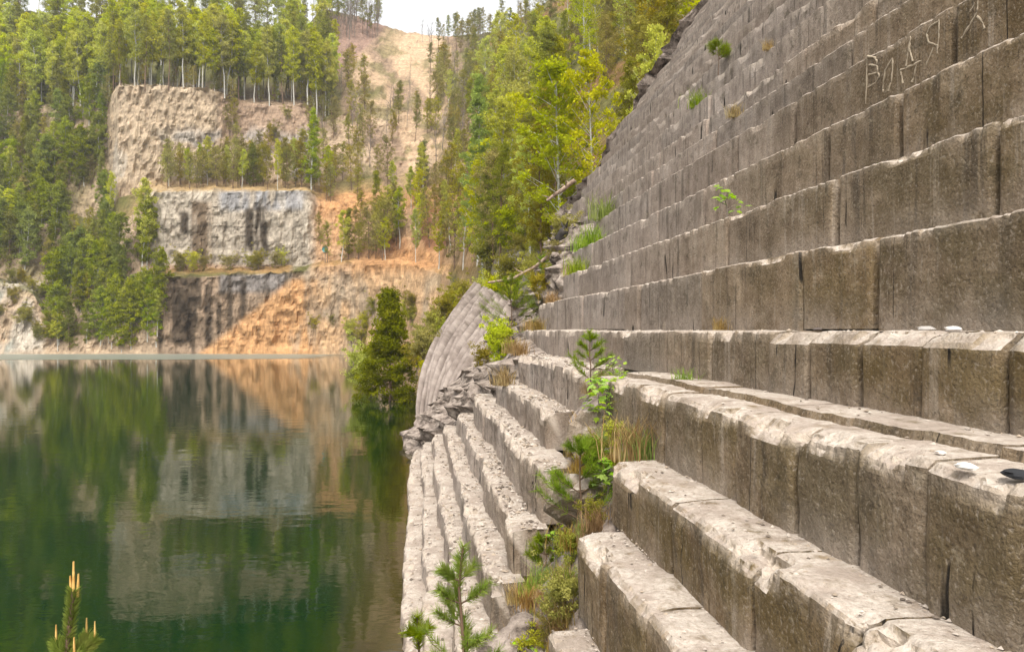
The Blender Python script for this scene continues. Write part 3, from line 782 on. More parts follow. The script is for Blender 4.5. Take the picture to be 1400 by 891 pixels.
proto('hill_olive', 3, h=11, cw=4.0, crown0=0.15, nb=44, clump=0.46, leaves=40, lsize=0.19, aspect=0.5, bark=M_PINEBARK, leaf=L_OLIVE, up=0.6, trunk_r=0.009)
proto('larch', 2, h=16, cw=3.6, crown0=0.10, nb=70, clump=0.48, leaves=60, lsize=0.2, aspect=0.5, bark=M_BIRCHBARK, leaf=L_LARCH, up=0.5, shape='cone', trunk_r=0.009)
proto('shrub', 3, h=3.2, cw=3.6, crown0=0.05, nb=30, clump=0.42, leaves=40, lsize=0.17, aspect=0.6, bark=M_TWIG, leaf=L_OLIVE, up=0.9, shape='egg', trunk_r=0.012)
proto('fresh_shrub', 3, h=3.2, cw=3.4, crown0=0.05, nb=30, clump=0.42, leaves=40, lsize=0.17, aspect=0.6, bark=M_TWIG, leaf=L_BIRCH, up=0.9, shape='egg', trunk_r=0.012)
def make_bare(seed, h=11):
    r = np.random.default_rng(seed); tb = MB(); cb = MB()
    n = 7; tz = np.linspace(0, 1, n); wob = np.cumsum(r.normal(size=(n, 2)) * h * 0.012, 0)
    pts = np.stack([wob[:, 0], wob[:, 1], tz * h - 0.5 * (tz == 0)], 1)
    tb.add(*tube(pts, 0.10 * (1 - 0.85 * tz) + 0.012, 6))
    for i in range(26):
        tt = 0.3 + 0.68 * r.random(); az = r.random() * 6.28; ln = 1.6 * (1.15 - tt) + 0.3
        base = np.array([np.interp(tt, tz, pts[:, 0]), np.interp(tt, tz, pts[:, 1]), tt * h])
        d = np.array([math.cos(az), math.sin(az), 1.0 + r.random()])
        p = [base, base + d * ln * 0.4, base + d * ln * 0.8 + np.array([0, 0, 0.15])]
        cb.add(*tube(p, [0.035, 0.022, 0.008], 4))
        for j in range(3):
            b2 = base + d * ln * r.uniform(0.3, 0.8); d2 = d * 0.5 + r.normal(size=3) * 0.5
            cb.add(*tube([b2, b2 + d2 * 0.4, b2 + d2 * 0.75], [0.016, 0.011, 0.005], 3))
    return tb.mesh('trunk', M_TWIG), cb.mesh('branches', M_TWIG)
PROTO['bare'] = [(make_bare(900 + v), 11) for v in range(3)]

def plant(kind, pos, height, label, cat, group=None, name=None, sink=0.35, rz=None, sxy=1.0, variant=None, tilt=0.0):
    v = variant if variant is not None else random.randrange(len(PROTO[kind]))
    (tm, cm), h0 = PROTO[kind][v]
    s = height / h0
    e = empty(name or kind, (pos[0], pos[1], pos[2] - sink), random.random() * 6.28 if rz is None else rz, s)
    e.scale = (s * sxy, s * sxy, s)
    e.rotation_euler = (random.gauss(0, 0.03), random.gauss(0, 0.03) + tilt, e.rotation_euler[2])
    tag(e, label, cat, group)
    obj('trunk', tm, e)
    obj('branches' if kind == 'bare' else 'crown', cm, e)
    return e

NAMES = {'birch': 'birch_tree', 'pine': 'pine_tree', 'young_pine': 'pine_tree', 'olive_tree': 'broadleaf_tree', 'deep_tree': 'broadleaf_tree', 'hill_birch': 'birch_tree', 'hill_pine': 'pine_tree',
         'hill_olive': 'broadleaf_tree', 'larch': 'larch_tree', 'shrub': 'shrub', 'fresh_shrub': 'shrub', 'bare': 'bare_tree'}
def scatter(n, xr, segs, mixl, place, seed, avoid=None, hscale=1.0, mind=1.6):
    """mixl: list of (kind, weight, hmin, hmax, words)"""
    r = random.Random(seed); used = []
    wsum = [m[1] for m in mixl]; tries = 0
    while n > 0 and tries < 6000:
        tries += 1
        px = r.uniform(*xr); k = r.choices(range(len(segs)), [s[3] for s in segs])[0]; sg = segs[k]
        g = ground(px, sg[0], r.uniform(sg[1], sg[2]))
        py = HY - (g[2] - EYE) / g[1] * F
        if avoid and avoid(px, py): continue
        if any((u[0]-g[0])**2 + (u[1]-g[1])**2 + (u[2]-g[2])**2 < mind**2 for u in used): continue
        used.append(g); n -= 1
        kd, _, h0, h1, words = r.choices(mixl, wsum)[0]
        hh = r.uniform(h0, h1); fr_ = (hh - h0) / (h1 - h0); wd = 'short' if fr_ < 0.3 else 'mid-height' if fr_ < 0.7 else 'high-crowned'
        if 'shrub' not in kd: words = wd + ' ' + words.replace('tall ', '')
        plant(kd, g, hh * hscale, f'{words} {place}', 'shrub' if 'shrub' in kd else 'tree', f'{NAMES[kd].replace("_", " ")}s {place}: {" ".join(words.split()[:3])}', NAMES[kd], sxy=r.uniform(0.8, 1.2))

# forest on the plateau above the far cliffs
scatter(96, (-60, 456), [(6, 0.0, 0.45, 1)], [('birch', 6, 14, 20, 'tall yellow-green birch with pale thin trunk'), ('pine', 2, 14, 18, 'dark green pine with a bare lower trunk')], 'at the rim above the far cliff', 11, mind=2.2)
scatter(84, (-120, 456), [(6, 0.5, 1.0, 1)], [('pine', 3, 17, 22, 'tall dark pine'), ('birch', 4, 17, 22, 'light green birch')], 'in the second rank of the far wood', 12, mind=2.5)
scatter(96, (-160, 470), [(7, 0.05, 0.95, 1)], [('pine', 5, 19, 25, 'dim green pine'), ('birch', 4, 19, 24, 'lime green birch')], 'deep in the far wood behind the rim', 13, mind=2.5)
scatter(46, (-40, 440), [(6, 0.0, 0.5, 1)], [('olive_tree', 3, 4, 8, 'low olive undergrowth tree'), ('young_pine', 3, 4, 8, 'low dark pine')], 'under the rim trees above the far cliff', 31, mind=1.4)
# wooded slope left of the cliff
scatter(125, (-60, 152), [(3, 0, 1, 4), (4, 0, 1, 1.5), (5, 0, 1, 4)], [('deep_tree', 4, 8, 13, 'deep green leafy tree'), ('young_pine', 4, 8, 13, 'dark conical pine'), ('olive_tree', 2, 7, 10, 'thin olive green tree'), ('birch', 1.5, 9, 13, 'fresh green birch')],
        'on the steep slope left of the far cliff', 14, avoid=lambda x, y: (x < 60 and y > 372) or (95 < x < 130 and 270 < y < 330), mind=2.0)
scatter(34, (78, 222), [(1, 0.0, 0.6, 3), (2, 0, 1, 1), (3, 0.0, 0.5, 2)], [('deep_tree', 5, 8, 14, 'dense deep green leafy tree'), ('young_pine', 2, 8, 13, 'dark bushy pine'), ('birch', 0.6, 7, 10, 'slender bright birch')],
        'at the far waterline beside the dark cliff', 15, avoid=lambda x, y: x > 205 and y < 420, mind=1.6)
scatter(22, (-40, 75), [(2, 0, 1, 1), (1, 0.2, 0.9, 1.2)], [('shrub', 1, 1.5, 3.2, 'low olive shrub')], 'on the white rock outcrop', 16)
# bench between the cliffs
scatter(44, (228, 438), [(4, 0.1, 0.95, 1)], [('olive_tree', 5, 7, 11, 'sparse olive tree'), ('young_pine', 1.5, 6, 10, 'small dark pine'), ('birch', 2, 8, 11, 'small bright birch')], 'on the upper bench of the far cliff', 17, mind=1.8)
scatter(14, (300, 440), [(5, 0.1, 0.9, 1)], [('olive_tree', 3, 6, 9, 'thin olive tree'), ('shrub', 2, 2, 4, 'brownish shrub')], 'on the brown slope above the upper bench', 18)
scatter(9, (230, 400), [(2, 0.3, 0.9, 1)], [('shrub', 2, 2, 4, 'low olive shrub'), ('fresh_shrub', 1, 2, 4, 'low bright green shrub')], 'on the lower bench of the far cliff', 19)
# orange bank and valley head
scatter(50, (430, 642), [(3, 0.0, 1.0, 3), (4, 0, 1, 2), (2, 0.2, 0.9, 1.5)], [('olive_tree', 5, 7, 13, 'airy olive tree'), ('young_pine', 0.8, 7, 11, 'airy green pine'), ('birch', 1.5, 8, 12, 'young yellow-green birch')], 'on the orange bank beyond the lake', 20, mind=1.7)
scatter(64, (440, 660), [(5, 0.0, 1.0, 2), (6, 0, 1, 1.5)], [('olive_tree', 3, 7, 11, 'thin grey-green tree'), ('bare', 2, 7, 11, 'leafless grey tree'), ('pine', 1, 8, 12, 'slim pine')], 'on the sandy scree of the valley head', 21, avoid=lambda x, y: 520 < x < 590 and 60 < y < 130, mind=2.0)
scatter(16, (425, 640), [(1, 0.0, 0.5, 1)], [('shrub', 2, 1.8, 3.5, 'olive shrub'), ('fresh_shrub', 1.5, 1.8, 3.5, 'yellow-green shrub')], 'along the foot of the orange bank', 22)
scatter(60, (400, 545), [(7, 0.5, 1.0, 1)], [('bare', 4, 9, 14, 'leafless thin tree'), ('pine', 1, 11, 15, 'skyline pine')], 'on the skyline ridge left of the gap', 23, avoid=lambda x, y: x > 520, mind=1.2)
scatter(34, (600, 680), [(5, 0.2, 1.0, 1), (6, 0.0, 1.0, 2)], [('olive_tree', 3, 6, 11, 'faded grey-green tree'), ('hill_birch', 1, 6, 10, 'pale green birch'), ('bare', 1, 6, 10, 'grey leafless tree')], 'at the right edge of the sand slope', 32, mind=1.6)
scatter(40, (575, 740), [(7, 0.4, 1.0, 1)], [('olive_tree', 2, 6, 10, 'grey-green tree'), ('bare', 2, 6, 11, 'leafless tree'), ('pine', 1.2, 9, 13, 'dark pine')], 'on the skyline right of the gap', 24, mind=1.5)
# right-hand hillside behind the wall
scatter(135, (648, 985), [(2, 0.2, 1, 1.5), (3, 0, 1, 3), (4, 0, 1, 3), (5, 0, 1, 3), (6, 0, 1, 2)], [('hill_birch', 3.4, 9, 15, 'yellow-green birch'), ('hill_pine', 2.6, 8, 15, 'dusky green pine'), ('hill_olive', 3.2, 7, 12, 'olive brown-green tree')], 'on the wooded hillside behind the wall', 25, avoid=lambda x, y: 775 < x < 850 and 130 < y < 330, mind=1.8)
scatter(34, (660, 900), [(1, 0.6, 1.0, 1), (2, 0.0, 1.0, 2), (3, 0.0, 0.4, 1)], [('fresh_shrub', 2, 1.8, 3.6, 'fresh yellow-green shrub'), ('shrub', 2, 1.8, 3.4, 'dull olive shrub')], 'under the hillside trees', 26, mind=1.1)

# single trees that stand out
def at(px, py, D): return pw(px, py, D)
g = ground(196, 3, 0.05); plant('birch', g, 20.5, 'tall lone bright birch with a white trunk before the tan cliff', 'tree', name='birch_tree', sxy=0.95, variant=1)
g = ground(427, 4, 0.3); plant('larch', g, 17.5, 'narrow lime green larch at the right end of the upper bench', 'tree', name='larch_tree', sxy=1.1, variant=0)
g = ground(655, 3, 0.0); plant('larch', g, 21.0, 'tall spire-like bright green larch at the foot of the hillside', 'tree', name='larch_tree', sxy=0.85, variant=0)
g = ground(634, 2, 0.9); plant('hill_birch', g, 11, 'vivid green young birch beside the tall spire-like larch', 'tree', name='birch_tree', variant=1)
g = ground(527, 2, 0.2); plant('birch', g, 8.5, 'slim yellow-green birch above the bushy shore tree', 'tree', name='birch_tree', variant=2)
sp_ = pw(531, 548, 51.4); sp_[2] = 0.0
plant('hill_olive', sp_, 1.0, 'x', 'tree') if False else None
proto('shore_tree', 1, h=7.6, cw=5.0, crown0=0.0, nb=120, clump=0.42, leaves=75, lsize=0.16, aspect=0.5, bark=M_PINEBARK, leaf=L_SHORE, up=0.12, shape='cone', trunk_r=0.011)
plant('shore_tree', sp_, 7.6, 'bushy dark green conical tree standing at the waterline by the striped rock', 'tree', name='shore_tree', sink=0.3)
for dx, hh in ((-38, 2.6), (-24, 3.0)):
    p = pw(531 + dx, 500, 60 if dx < 0 else 56); p[2] = 0.0
    plant('fresh_shrub', p, hh, 'leafy shrub at the foot of the bushy shore tree', 'shrub', 'shrubs round the shore tree', 'shrub', sink=0.2)

for i in range(13):
    j_ = int(24 + 34 * i / 13); p = FAN_EDGE[j_] + np.array([-0.3 - 0.6 * ((i * 5) % 3) / 2, 1.2 + 1.2 * (i % 2), -0.9])
    plant('fresh_shrub' if i % 3 == 0 else 'shrub', p, 1.0 + 0.4 * (i % 3), ('yellow-green' if i % 3 == 0 else 'olive') + ' shrub on the bank along the outer edge of the ribbed rock', 'shrub', 'bank shrubs by the ribbed rock ' + ('green' if i % 3 == 0 else 'olive'), 'shrub', sink=0.1)
# ------------------------------------------------------------------ near plants
def blades(n, r, h, spread, lean=0.5, w=0.006):
    V = []; Q = []
    for i in range(n):
        az = r.random() * 6.28; d = np.array([math.cos(az), math.sin(az), 0]); b = np.array([r.normal() * spread, r.normal() * spread, -0.02])
        hh = h * (0.5 + 0.7 * r.random()); le = lean * (0.3 + r.random()); s = np.cross(d, [0, 0, 1]) * w
        p1 = b + np.array([0, 0, hh * 0.55]) + d * hh * 0.2 * le; p2 = b + np.array([0, 0, hh]) + d * hh * le
        k = len(V); V += [b - s, b + s, p1 + s * 0.8, p1 - s * 0.8, p2 + s * 0.15, p2 - s * 0.15]
        Q += [[k, k+1, k+2, k+3], [k+3, k+2, k+4, k+5]]
    return np.array(V), np.array(Q)
TUFT = {}
for nm, mt in (('dry', L_DRY), ('green', L_GRASS)):
    TUFT[nm] = []
    for v in range(3):
        r = np.random.default_rng(50 + v); V, Q = blades(170, r, 0.26, 0.075, 0.6, 0.004); TUFT[nm].append(mk_mesh('grass_tuft', V, Q, smooth_shade=False, mats=[mt]))
def on_course(px, q, d=0.1, sh=0.0, dz=0.0):
    a = A[q][0] + sh + d
    D = F * a / (math.cos(TH) * (px - 570.0)); l = (D - a * math.sin(TH)) / math.cos(TH)
    return wl_pos(a, l, A[q][1] + dz)
def tuft(kind, pos, s, label, group):
    o = obj('grass_tuft', random.choice(TUFT[kind]), None, tuple(pos)); o.scale = (s, s, s); o.rotation_euler = (0, 0, random.random() * 6)
    tag(o, label, 'grass', group)
# tufts in the gully
rg = random.Random(5)
def bed_pt(l, z):
    i = int(np.argmin(np.abs(lsb - l))); j = int(np.argmin(np.abs(zs - z)))
    return wl_pos(am2[i, j], LLc[i, j], zs[j])
def gully_pt(z, f):
    qz = np.interp(z, zg, [GULLY[q][0] for q in kg]); qe = np.interp(z, zg, [GULLY[q][1] for q in kg])
    l = qz + (qe - qz) * f; a = np.interp(z, zz, aa)
    i = int(np.argmin(np.abs(lsb - l))); j = int(np.argmin(np.abs(zs - z)))
    return wl_pos(am2[i, j] - 0.02, lsb[i], zs[j])
for i in range(80):
    z = rg.uniform(-3.9, -0.7); p = gully_pt(z, rg.uniform(0.08, 0.8))
    tuft('dry' if rg.random() < 0.75 else 'green', p, rg.uniform(0.4, 0.95), 'grass tuft rooted in the weedy gully across the steps', 'gully grass tufts')
for px, q, s, kd in ((700, -1, 1.5, 'dry'), (712, -1, 1.4, 'dry'), (690, -2, 1.6, 'dry'), (755, 1, 1.3, 'dry'), (728, 1, 1.2, 'green'), (745, 2, 1.3, 'green'), (722, 0, 1.2, 'dry'), (735, 0, 1.3, 'dry'), (682, -1, 1.3, 'green'), (780, 2, 1.4, 'dry'), (795, 3, 1.8, 'green'), (788, 2, 1.8, 'green')):
    tuft(kd, on_course(px, q, 0.15, 0.0), s, 'grass tuft at the broken far end of a ledge', 'grass tufts at the ledge ends')
tuft('green', on_course(826, 4, 0.12), 2.6, 'tall green grass clump high at the far end of the wall', None)
tuft('green', on_course(808, 3, 0.12), 2.3, 'yellowing grass clump below the tall green clump at the wall end', None)
tuft('dry', on_course(870, -2, 0.3), 1.5, 'dry straw-coloured grass tuft below the cracked block', None)
tuft('green', on_course(880, -2, 0.35), 1.1, 'small yellow-green tuft beside the straw-coloured one', None)
tuft('green', on_course(934, -1, 0.5), 0.7, 'small green sprout at the foot of the eye-level course', None)
tuft('dry', on_course(985, 0, 0.3), 0.6, 'tiny dry tuft on the eye-level ledge', None)

# pine seedlings: stem > needle tufts
def make_seedling(seed, h, tiers, leader=0.3, nl=0.075, candle=False, dens=1.0, bare=0.35):
    r = np.random.default_rng(seed); sb = MB(); nb_ = MB(); cb_ = []
    n = 7; tz = np.linspace(0, 1, n); w = np.cumsum(r.normal(size=(n, 2)) * h * 0.012, 0); w -= w[0]
    pts = np.stack([w[:, 0], w[:, 1], tz * h - 0.05 * (tz == 0)], 1)
    sb.add(*tube(pts, 0.010 * h * (1 - 0.7 * tz) + 0.003, 6))
    def needles(p0, p1, m):
        tt = r.random(m); C_ = p0 + (p1 - p0) * tt[:, None]
        ax = (p1 - p0) / (np.linalg.norm(p1 - p0) + 1e-9)
        d = r.normal(size=(m, 3)); d -= (d @ ax)[:, None] * ax; d /= np.linalg.norm(d, axis=1)[:, None] + 1e-9
        d = d * 0.8 + ax * 0.75; d /= np.linalg.norm(d, axis=1)[:, None]
        L_ = nl * (0.7 + 0.6 * r.random(m)); s = np.cross(d, r.normal(size=(m, 3))); s /= np.linalg.norm(s, axis=1)[:, None]; s *= 0.0022
        V = np.stack([C_ - s, C_ + s, C_ + d * L_[:, None] + s * 0.3, C_ + d * L_[:, None] - s * 0.3], 1).reshape(-1, 3)
        nb_.add(V, np.arange(m * 4).reshape(-1, 4))
    for t_ in np.linspace(bare, 0.86, tiers):
        for j in range(r.integers(3, 6)):
            az = r.random() * 6.28; ln = h * leader * (1.05 - t_) * (0.7 + 0.6 * r.random()) + 0.04
            b0 = np.array([np.interp(t_, tz, pts[:, 0]), np.interp(t_, tz, pts[:, 1]), t_ * h])
            b1 = b0 + np.array([math.cos(az) * ln, math.sin(az) * ln, ln * 0.55]); b2 = b1 + np.array([math.cos(az), math.sin(az), 1.3]) * ln * 0.3
            sb.add(*tube([b0, b1, b2], [0.006, 0.004, 0.003], 4)); needles(b0 + (b1 - b0) * 0.35, b2, int(220 * dens))
            if candle: cb_.append(tube([b2, b2 + np.array([0, 0, 0.05]), b2 + np.array([0, 0, 0.09])], [0.006, 0.005, 0.003], 5))
    top = pts[-1]; p0 = pts[-2]
    needles(p0, top, int(420 * dens))
    if candle:
        for dx, dy, hh in ((0, 0, 0.17), (0.016, 0.004, 0.11), (-0.015, 0.006, 0.10)):
            b = top + np.array([dx, dy, -0.03]); cb_.append(tube([b, b + np.array([dx * .2, dy * .2, hh * .6]), b + np.array([dx * .3, 0, hh])], [0.007, 0.006, 0.004], 6))
    return sb, nb_, cb_
def seedling(pos, h, seed, label, tiers=5, candle=False, leader=0.3, nl=0.075, dens=1.0, bare=0.35):
    sb, nb_, cb_ = make_seedling(seed, h, tiers, leader, nl, candle, dens, bare)
    e = empty('pine_seedling', tuple(pos)); tag(e, label, 'sapling')
    obj('stem', sb.mesh('stem', M_PINEBARK), e); obj('needles', nb_.mesh('needles', L_SEED, smooth_shade=False), e)
    for Vc, Qc in cb_: obj('candle_shoot', mk_mesh('candle_shoot', Vc, Qc, mats=[M_BUD]), e)
    return e
def down(px, py_top, D, ztop_extra=0.0): return pw(px, py_top, D)
# bottom-left pine top, rooted on the near bank
tp = pw(95, 812, 3.6)
i = int(np.argmin(np.abs(xs - tp[0]))); j = int(np.argmin(np.abs(ys - tp[1]))); gz = ZZ[i, j]
seedling((tp[0], tp[1], gz - 0.05), tp[2] - gz + 0.05, 61, 'young pine with upright orange candle shoots rising from the near bank', 6, True, 0.13, 0.042, 4.0, 0.3)
# pines on the lower steps
def foot(px, py):
    """point of the left-hand steps seen at a pixel: intersect the ray with the sloping step line"""
    best = None
    for q in range(-8, 0):
        a = A[q][0] + (0.12 if q < -1 else 0.1) + 0.15; z = A[q][1]
        D = -z * F / (py - HY)
        ah = (px - 570) / F * D * math.cos(TH)
        if abs(ah - a) < 0.24: best = (ah, (D - ah * math.sin(TH)) / math.cos(TH), z)
    return best
seedling(wl_pos(0.42, 5.95, -3.6), 1.95, 62, 'thin young pine with tufted branches on the lowest steps', 5, False, 0.2, 0.075, 1.0, 0.5)
seedling(wl_pos(-0.06, 6.4, -4.15), 1.75, 63, 'single bright needle tuft on a short stem above the water', 1, False, 0.10, 0.085, 1.3, 0.9)
seedling(gully_pt(-2.0, 0.35) + np.array([0, 0, -0.1]), 1.0, 64, 'bushy yellowish pine seedling in the middle of the gully', 6, False, 0.38, 0.08, 0.9, 0.2)
seedling(gully_pt(-0.85, 0.75) + np.array([0, 0, -0.1]), 0.95, 65, 'slender dark pine seedling at the top of the gully', 5, False, 0.3, 0.07, 0.6, 0.3)
seedling(gully_pt(-2.7, 0.75) + np.array([0, 0, -0.05]), 0.45, 66, 'small pine seedling beside the lower steps', 3, False, 0.4, 0.07, 0.7, 0.3)
seedling(on_course(982, 8, 0.1), 0.85, 67, 'dark pine seedling rooted high on the wall in a ledge joint', 4, False, 0.4, 0.12, 0.7, 0.5)
tuft('green', on_course(955, 7, 0.1), 1.5, 'small weed below the high pine seedling', None)
tuft('dry', on_course(1005, 5, 0.05), 0.9, 'brown dead weed stuck on the upper risers', None)
tuft('dry', on_course(1050, 7, 0.05), 0.7, 'withered weed on a ledge near the scratched letters', None)
# broad-leaved saplings
LEAF = mk_mesh('leaf', [(0, 0, 0), (.22, .20, .05), (.30, .46, .02), (.48, .24, .05), (.72, .38, 0), (.78, .16, .03), (1.08, 0, -.10), (.78, -.16, .03), (.72, -.38, 0), (.48, -.24, .05), (.30, -.46, .02), (.22, -.20, .05)],
    None, [(0, 1, 11), (1, 2, 3), (1, 3, 9), (1, 9, 11), (11, 9, 10), (3, 4, 5), (3, 5, 7), (3, 7, 9), (9, 7, 8), (5, 6, 7)], False, mats=[L_FRESH])
from mathutils import Matrix
def make_sapling(seed, h, nbr, leafs, ls):
    r = np.random.default_rng(seed); sb = MB(); lb = []
    pts = np.array([[0, 0, -0.05], [0.03, 0.01, h * 0.35], [0.0, 0.03, h * 0.7], [0.04, 0.0, h]])
    sb.add(*tube(pts, [0.011, 0.008, 0.006, 0.003], 6))
    for i in range(nbr):
        t_ = 0.3 + 0.7 * (i + 0.5) / nbr; az = i * 2.4 + r.normal() * 0.3; ln = h * 0.42 * (1.2 - t_ * 0.7)
        b0 = np.array([0.02, 0.01, t_ * h]); b1 = b0 + np.array([math.cos(az) * ln, math.sin(az) * ln, ln * 0.35])
        sb.add(*tube([b0, (b0 + b1) / 2 + [0, 0, 0.02], b1], [0.005, 0.004, 0.002], 4))
        for j in range(leafs):
            c = b0 + (b1 - b0) * r.uniform(0.35, 1.05) + r.normal(size=3) * 0.04
            az2 = r.random() * 6.28; d = np.array([math.cos(az2), math.sin(az2), r.normal() * 0.35 - 0.15]); d /= np.linalg.norm(d)
            n_ = np.array([r.normal() * 0.35, r.normal() * 0.35, 1.0]); s = np.cross(d, n_); s /= np.linalg.norm(s); nn = np.cross(s, d)
            L_ = ls * r.uniform(0.7, 1.25)
            M4 = np.eye(4); M4[:3, 0] = d * L_; M4[:3, 1] = s * L_; M4[:3, 2] = nn * L_; M4[:3, 3] = c; lb.append(M4)
    return sb, lb
def sapling(pos, h, seed, label, nbr=7, leafs=7, ls=0.075):
    sb, lb = make_sapling(seed, h, nbr, leafs, ls); e = empty('leafy_sapling', tuple(pos)); tag(e, label, 'sapling')
    st_ = obj('stem', sb.mesh('stem', M_TWIG), e)
    for M4 in lb:
        lf = obj('leaf', LEAF, st_); lf.matrix_basis = Matrix(M4.tolist())
sapling(gully_pt(-1.25, 0.42), 0.72, 71, 'bright green maple-like sapling above the grey boulder in the gully', 10, 10, 0.105)
sapling(gully_pt(-1.75, 0.25), 0.42, 72, 'pale green leafy sapling spreading over the step below the maple-like one', 8, 9, 0.095)
sapling(gully_pt(-0.7, 0.35), 0.35, 73, 'small green leafy plant at the head of the gully', 6, 7, 0.06)
sapling(gully_pt(-2.6, 0.55), 0.5, 74, 'thin pale green leafy plant low in the gully', 6, 5, 0.06)
sapling(gully_pt(-3.2, 0.45), 0.35, 75, 'tiny leafy plant at the bottom of the gully', 5, 6, 0.05)
sapling(on_course(992, 2, 0.06, dz=-0.03), 0.42, 76, 'green sprout growing from a crack high on the riser', 5, 7, 0.10)
# bushy pine at the broken end of the wall
seedling(bed_pt(23.2, -0.4), 2.1, 68, 'bushy pine growing at the broken far end of the steps', 7, False, 0.42, 0.13, 1.3, 0.1)
seedling(bed_pt(24.0, 0.4), 2.0, 69, 'thin pine with dark tufts behind the fallen branch', 5, False, 0.35, 0.13, 0.8, 0.35)

for i, (l_, z_) in enumerate(((22.6, 0.9), (24.5, -0.9), (25.5, 1.5), (23.0, 1.9), (26.5, -1.6), (22.3, -1.0), (28.0, 0.5), (24.0, 2.6))):
    p = bed_pt(l_, z_); plant('fresh_shrub' if i % 4 == 1 else 'shrub', p, 0.7 + 0.2 * (i % 3), ('yellow-green' if i % 4 == 1 else 'olive') + ' low shrub among the rubble at the end of the wall', 'shrub', 'rubble shrubs ' + ('green' if i % 4 == 1 else 'olive'), 'shrub', sink=0.15)
for i in range(9):
    z_ = -1.0 - 0.31 * i; p = gully_pt(z_, 0.15 + 0.35 * ((i * 7) % 5) / 5)
    plant('fresh_shrub' if i % 3 == 1 else 'shrub', p, 0.26 + 0.07 * (i % 3), ('yellow-green' if i % 3 == 1 else 'brownish') + ' low bush filling the gully between the steps', 'shrub', 'gully bushes ' + ('green' if i % 3 == 1 else 'brown'), 'shrub', sink=0.1)
# fallen branches and charred stump at the end of the wall
def limb(name, pts, rads, mat, label, cat):
    b = MB(); pts = np.array(pts); s = np.linspace(0, 1, 24); c = np.stack([np.interp(s, np.linspace(0, 1, len(pts)), pts[:, i]) for i in range(3)], 1)
    c += 0.03 * np.stack([fbm(s * 6, 1.1, 0.3, 2), fbm(s * 6, 4.1, 0.3, 2), fbm(s * 6, 8.1, 0.3, 2)], 1)
    r_ = np.interp(s, np.linspace(0, 1, len(rads)), rads); b.add(*tube(c, r_, 8))
    rr = np.random.default_rng(len(pts) * 7)
    for i in range(7):
        k_ = rr.integers(4, 20); d = rr.normal(size=3); d[2] = abs(d[2]) * 0.6; d /= np.linalg.norm(d)
        b.add(*tube([c[k_], c[k_] + d * 0.25, c[k_] + d * 0.45 + [0, 0, .05]], [r_[k_] * .4, r_[k_] * .3, 0.004], 5))
    tag(obj(name, b.mesh(name, mat)), label, cat)
limb('fallen_branch', [pw(668, 386, 25), pw(700, 382, 24.6), pw(730, 366, 24.2), pw(752, 348, 23.8), pw(768, 322, 23.4)], [0.035, 0.05, 0.06, 0.07, 0.075], M_DEADWOOD, 'long bent dead branch lying across the rocks at the end of the wall', 'branch')
limb('fallen_log', [pw(748, 274, 33.6), pw(765, 262, 33.4), pw(786, 246, 33.2)], [0.06, 0.09, 0.10], M_DEADWOOD, 'short brown log leaning on the edge of the upper wall', 'log')
limb('charred_stump', [pw(757, 345, 23.6), pw(764, 330, 23.5), pw(770, 318, 23.4), pw(776, 312, 23.4)], [0.10, 0.16, 0.17, 0.10], M_CHAR, 'charred black stump in the corner where the wall breaks off', 'stump')

# boulders
def boulder(pos, s, seed, label, mat=M_STONE, sq=(1, 1, 0.8), group=None):
    n = 22; u = np.linspace(0, 2 * math.pi, n, endpoint=False); v = np.linspace(-math.pi / 2, math.pi / 2, 14)
    U, Vv = np.meshgrid(u, v, indexing='ij'); X = np.cos(Vv) * np.cos(U); Y = np.cos(Vv) * np.sin(U); Z = np.sin(Vv)
    rr = np.random.default_rng(int(seed * 10)); r_ = np.full(X.shape, 1.35)
    for kf in range(13):
        nn = rr.normal(size=3); nn /= np.linalg.norm(nn); dd = rr.uniform(0.62, 1.0)
        dt = X * nn[0] + Y * nn[1] + Z * nn[2]; r_ = np.minimum(r_, np.where(dt > 0.05, dd / np.maximum(dt, 0.05), 9))
    r_ = r_ + 0.22 * fbm(X * 3 + seed, Y * 3, Z * 3, 3)
    p = np.stack([X * r_, Y * r_, Z * r_], -1) * np.array(sq) * s
    i = np.arange(n)[:, None]; j = np.arange(13)[None]; i2 = (i + 1) % n
    Q = np.stack([i * 14 + j, i2 * 14 + j, i2 * 14 + j + 1, i * 14 + j + 1], -1).reshape(-1, 4)
    me = mk_mesh('boulder', p.reshape(-1, 3), Q, smooth_shade=False, attrs={'chip': np.full(n * 14, 0.15)}, mats=[mat])
    tag(obj('boulder', me, None, tuple(pos)), label, 'rock', group)
boulder(gully_pt(-1.35, 0.55) + np.array([-0.05, -0.1, 0.05]), 0.34, 1.5, 'rounded grey boulder under the maple-like sapling')
boulder(gully_pt(-1.9, 0.5) + np.array([-0.1, -0.1, 0.05]), 0.34, 4.5, 'pale slanting boulder in the gully below the first one')
boulder(gully_pt(-3.1, 0.55) + np.array([-0.1, -0.2, 0.0]), 0.42, 7.5, 'big grey boulder at the bottom of the gully', M_ROCK)
boulder(gully_pt(-3.5, 0.35) + np.array([-0.1, -0.2, 0.0]), 0.36, 9.5, 'dark cracked boulder wedged low in the gully', M_ROCK)
rb_ = random.Random(9)
for i in range(46):
    z = rb_.uniform(-2.6, 3.4); le = float(np.interp(z, zz, [LEFT_END.get(q, 33.2) for q in kk]))
    boulder(bed_pt(le + rb_.uniform(-0.2, 4.0), z), rb_.uniform(0.06, 0.20), i * 3.3, 'broken angular block in the rubble at the end of the ledges', M_ROCK, (1, 1, 0.9), 'rubble blocks at the wall end')

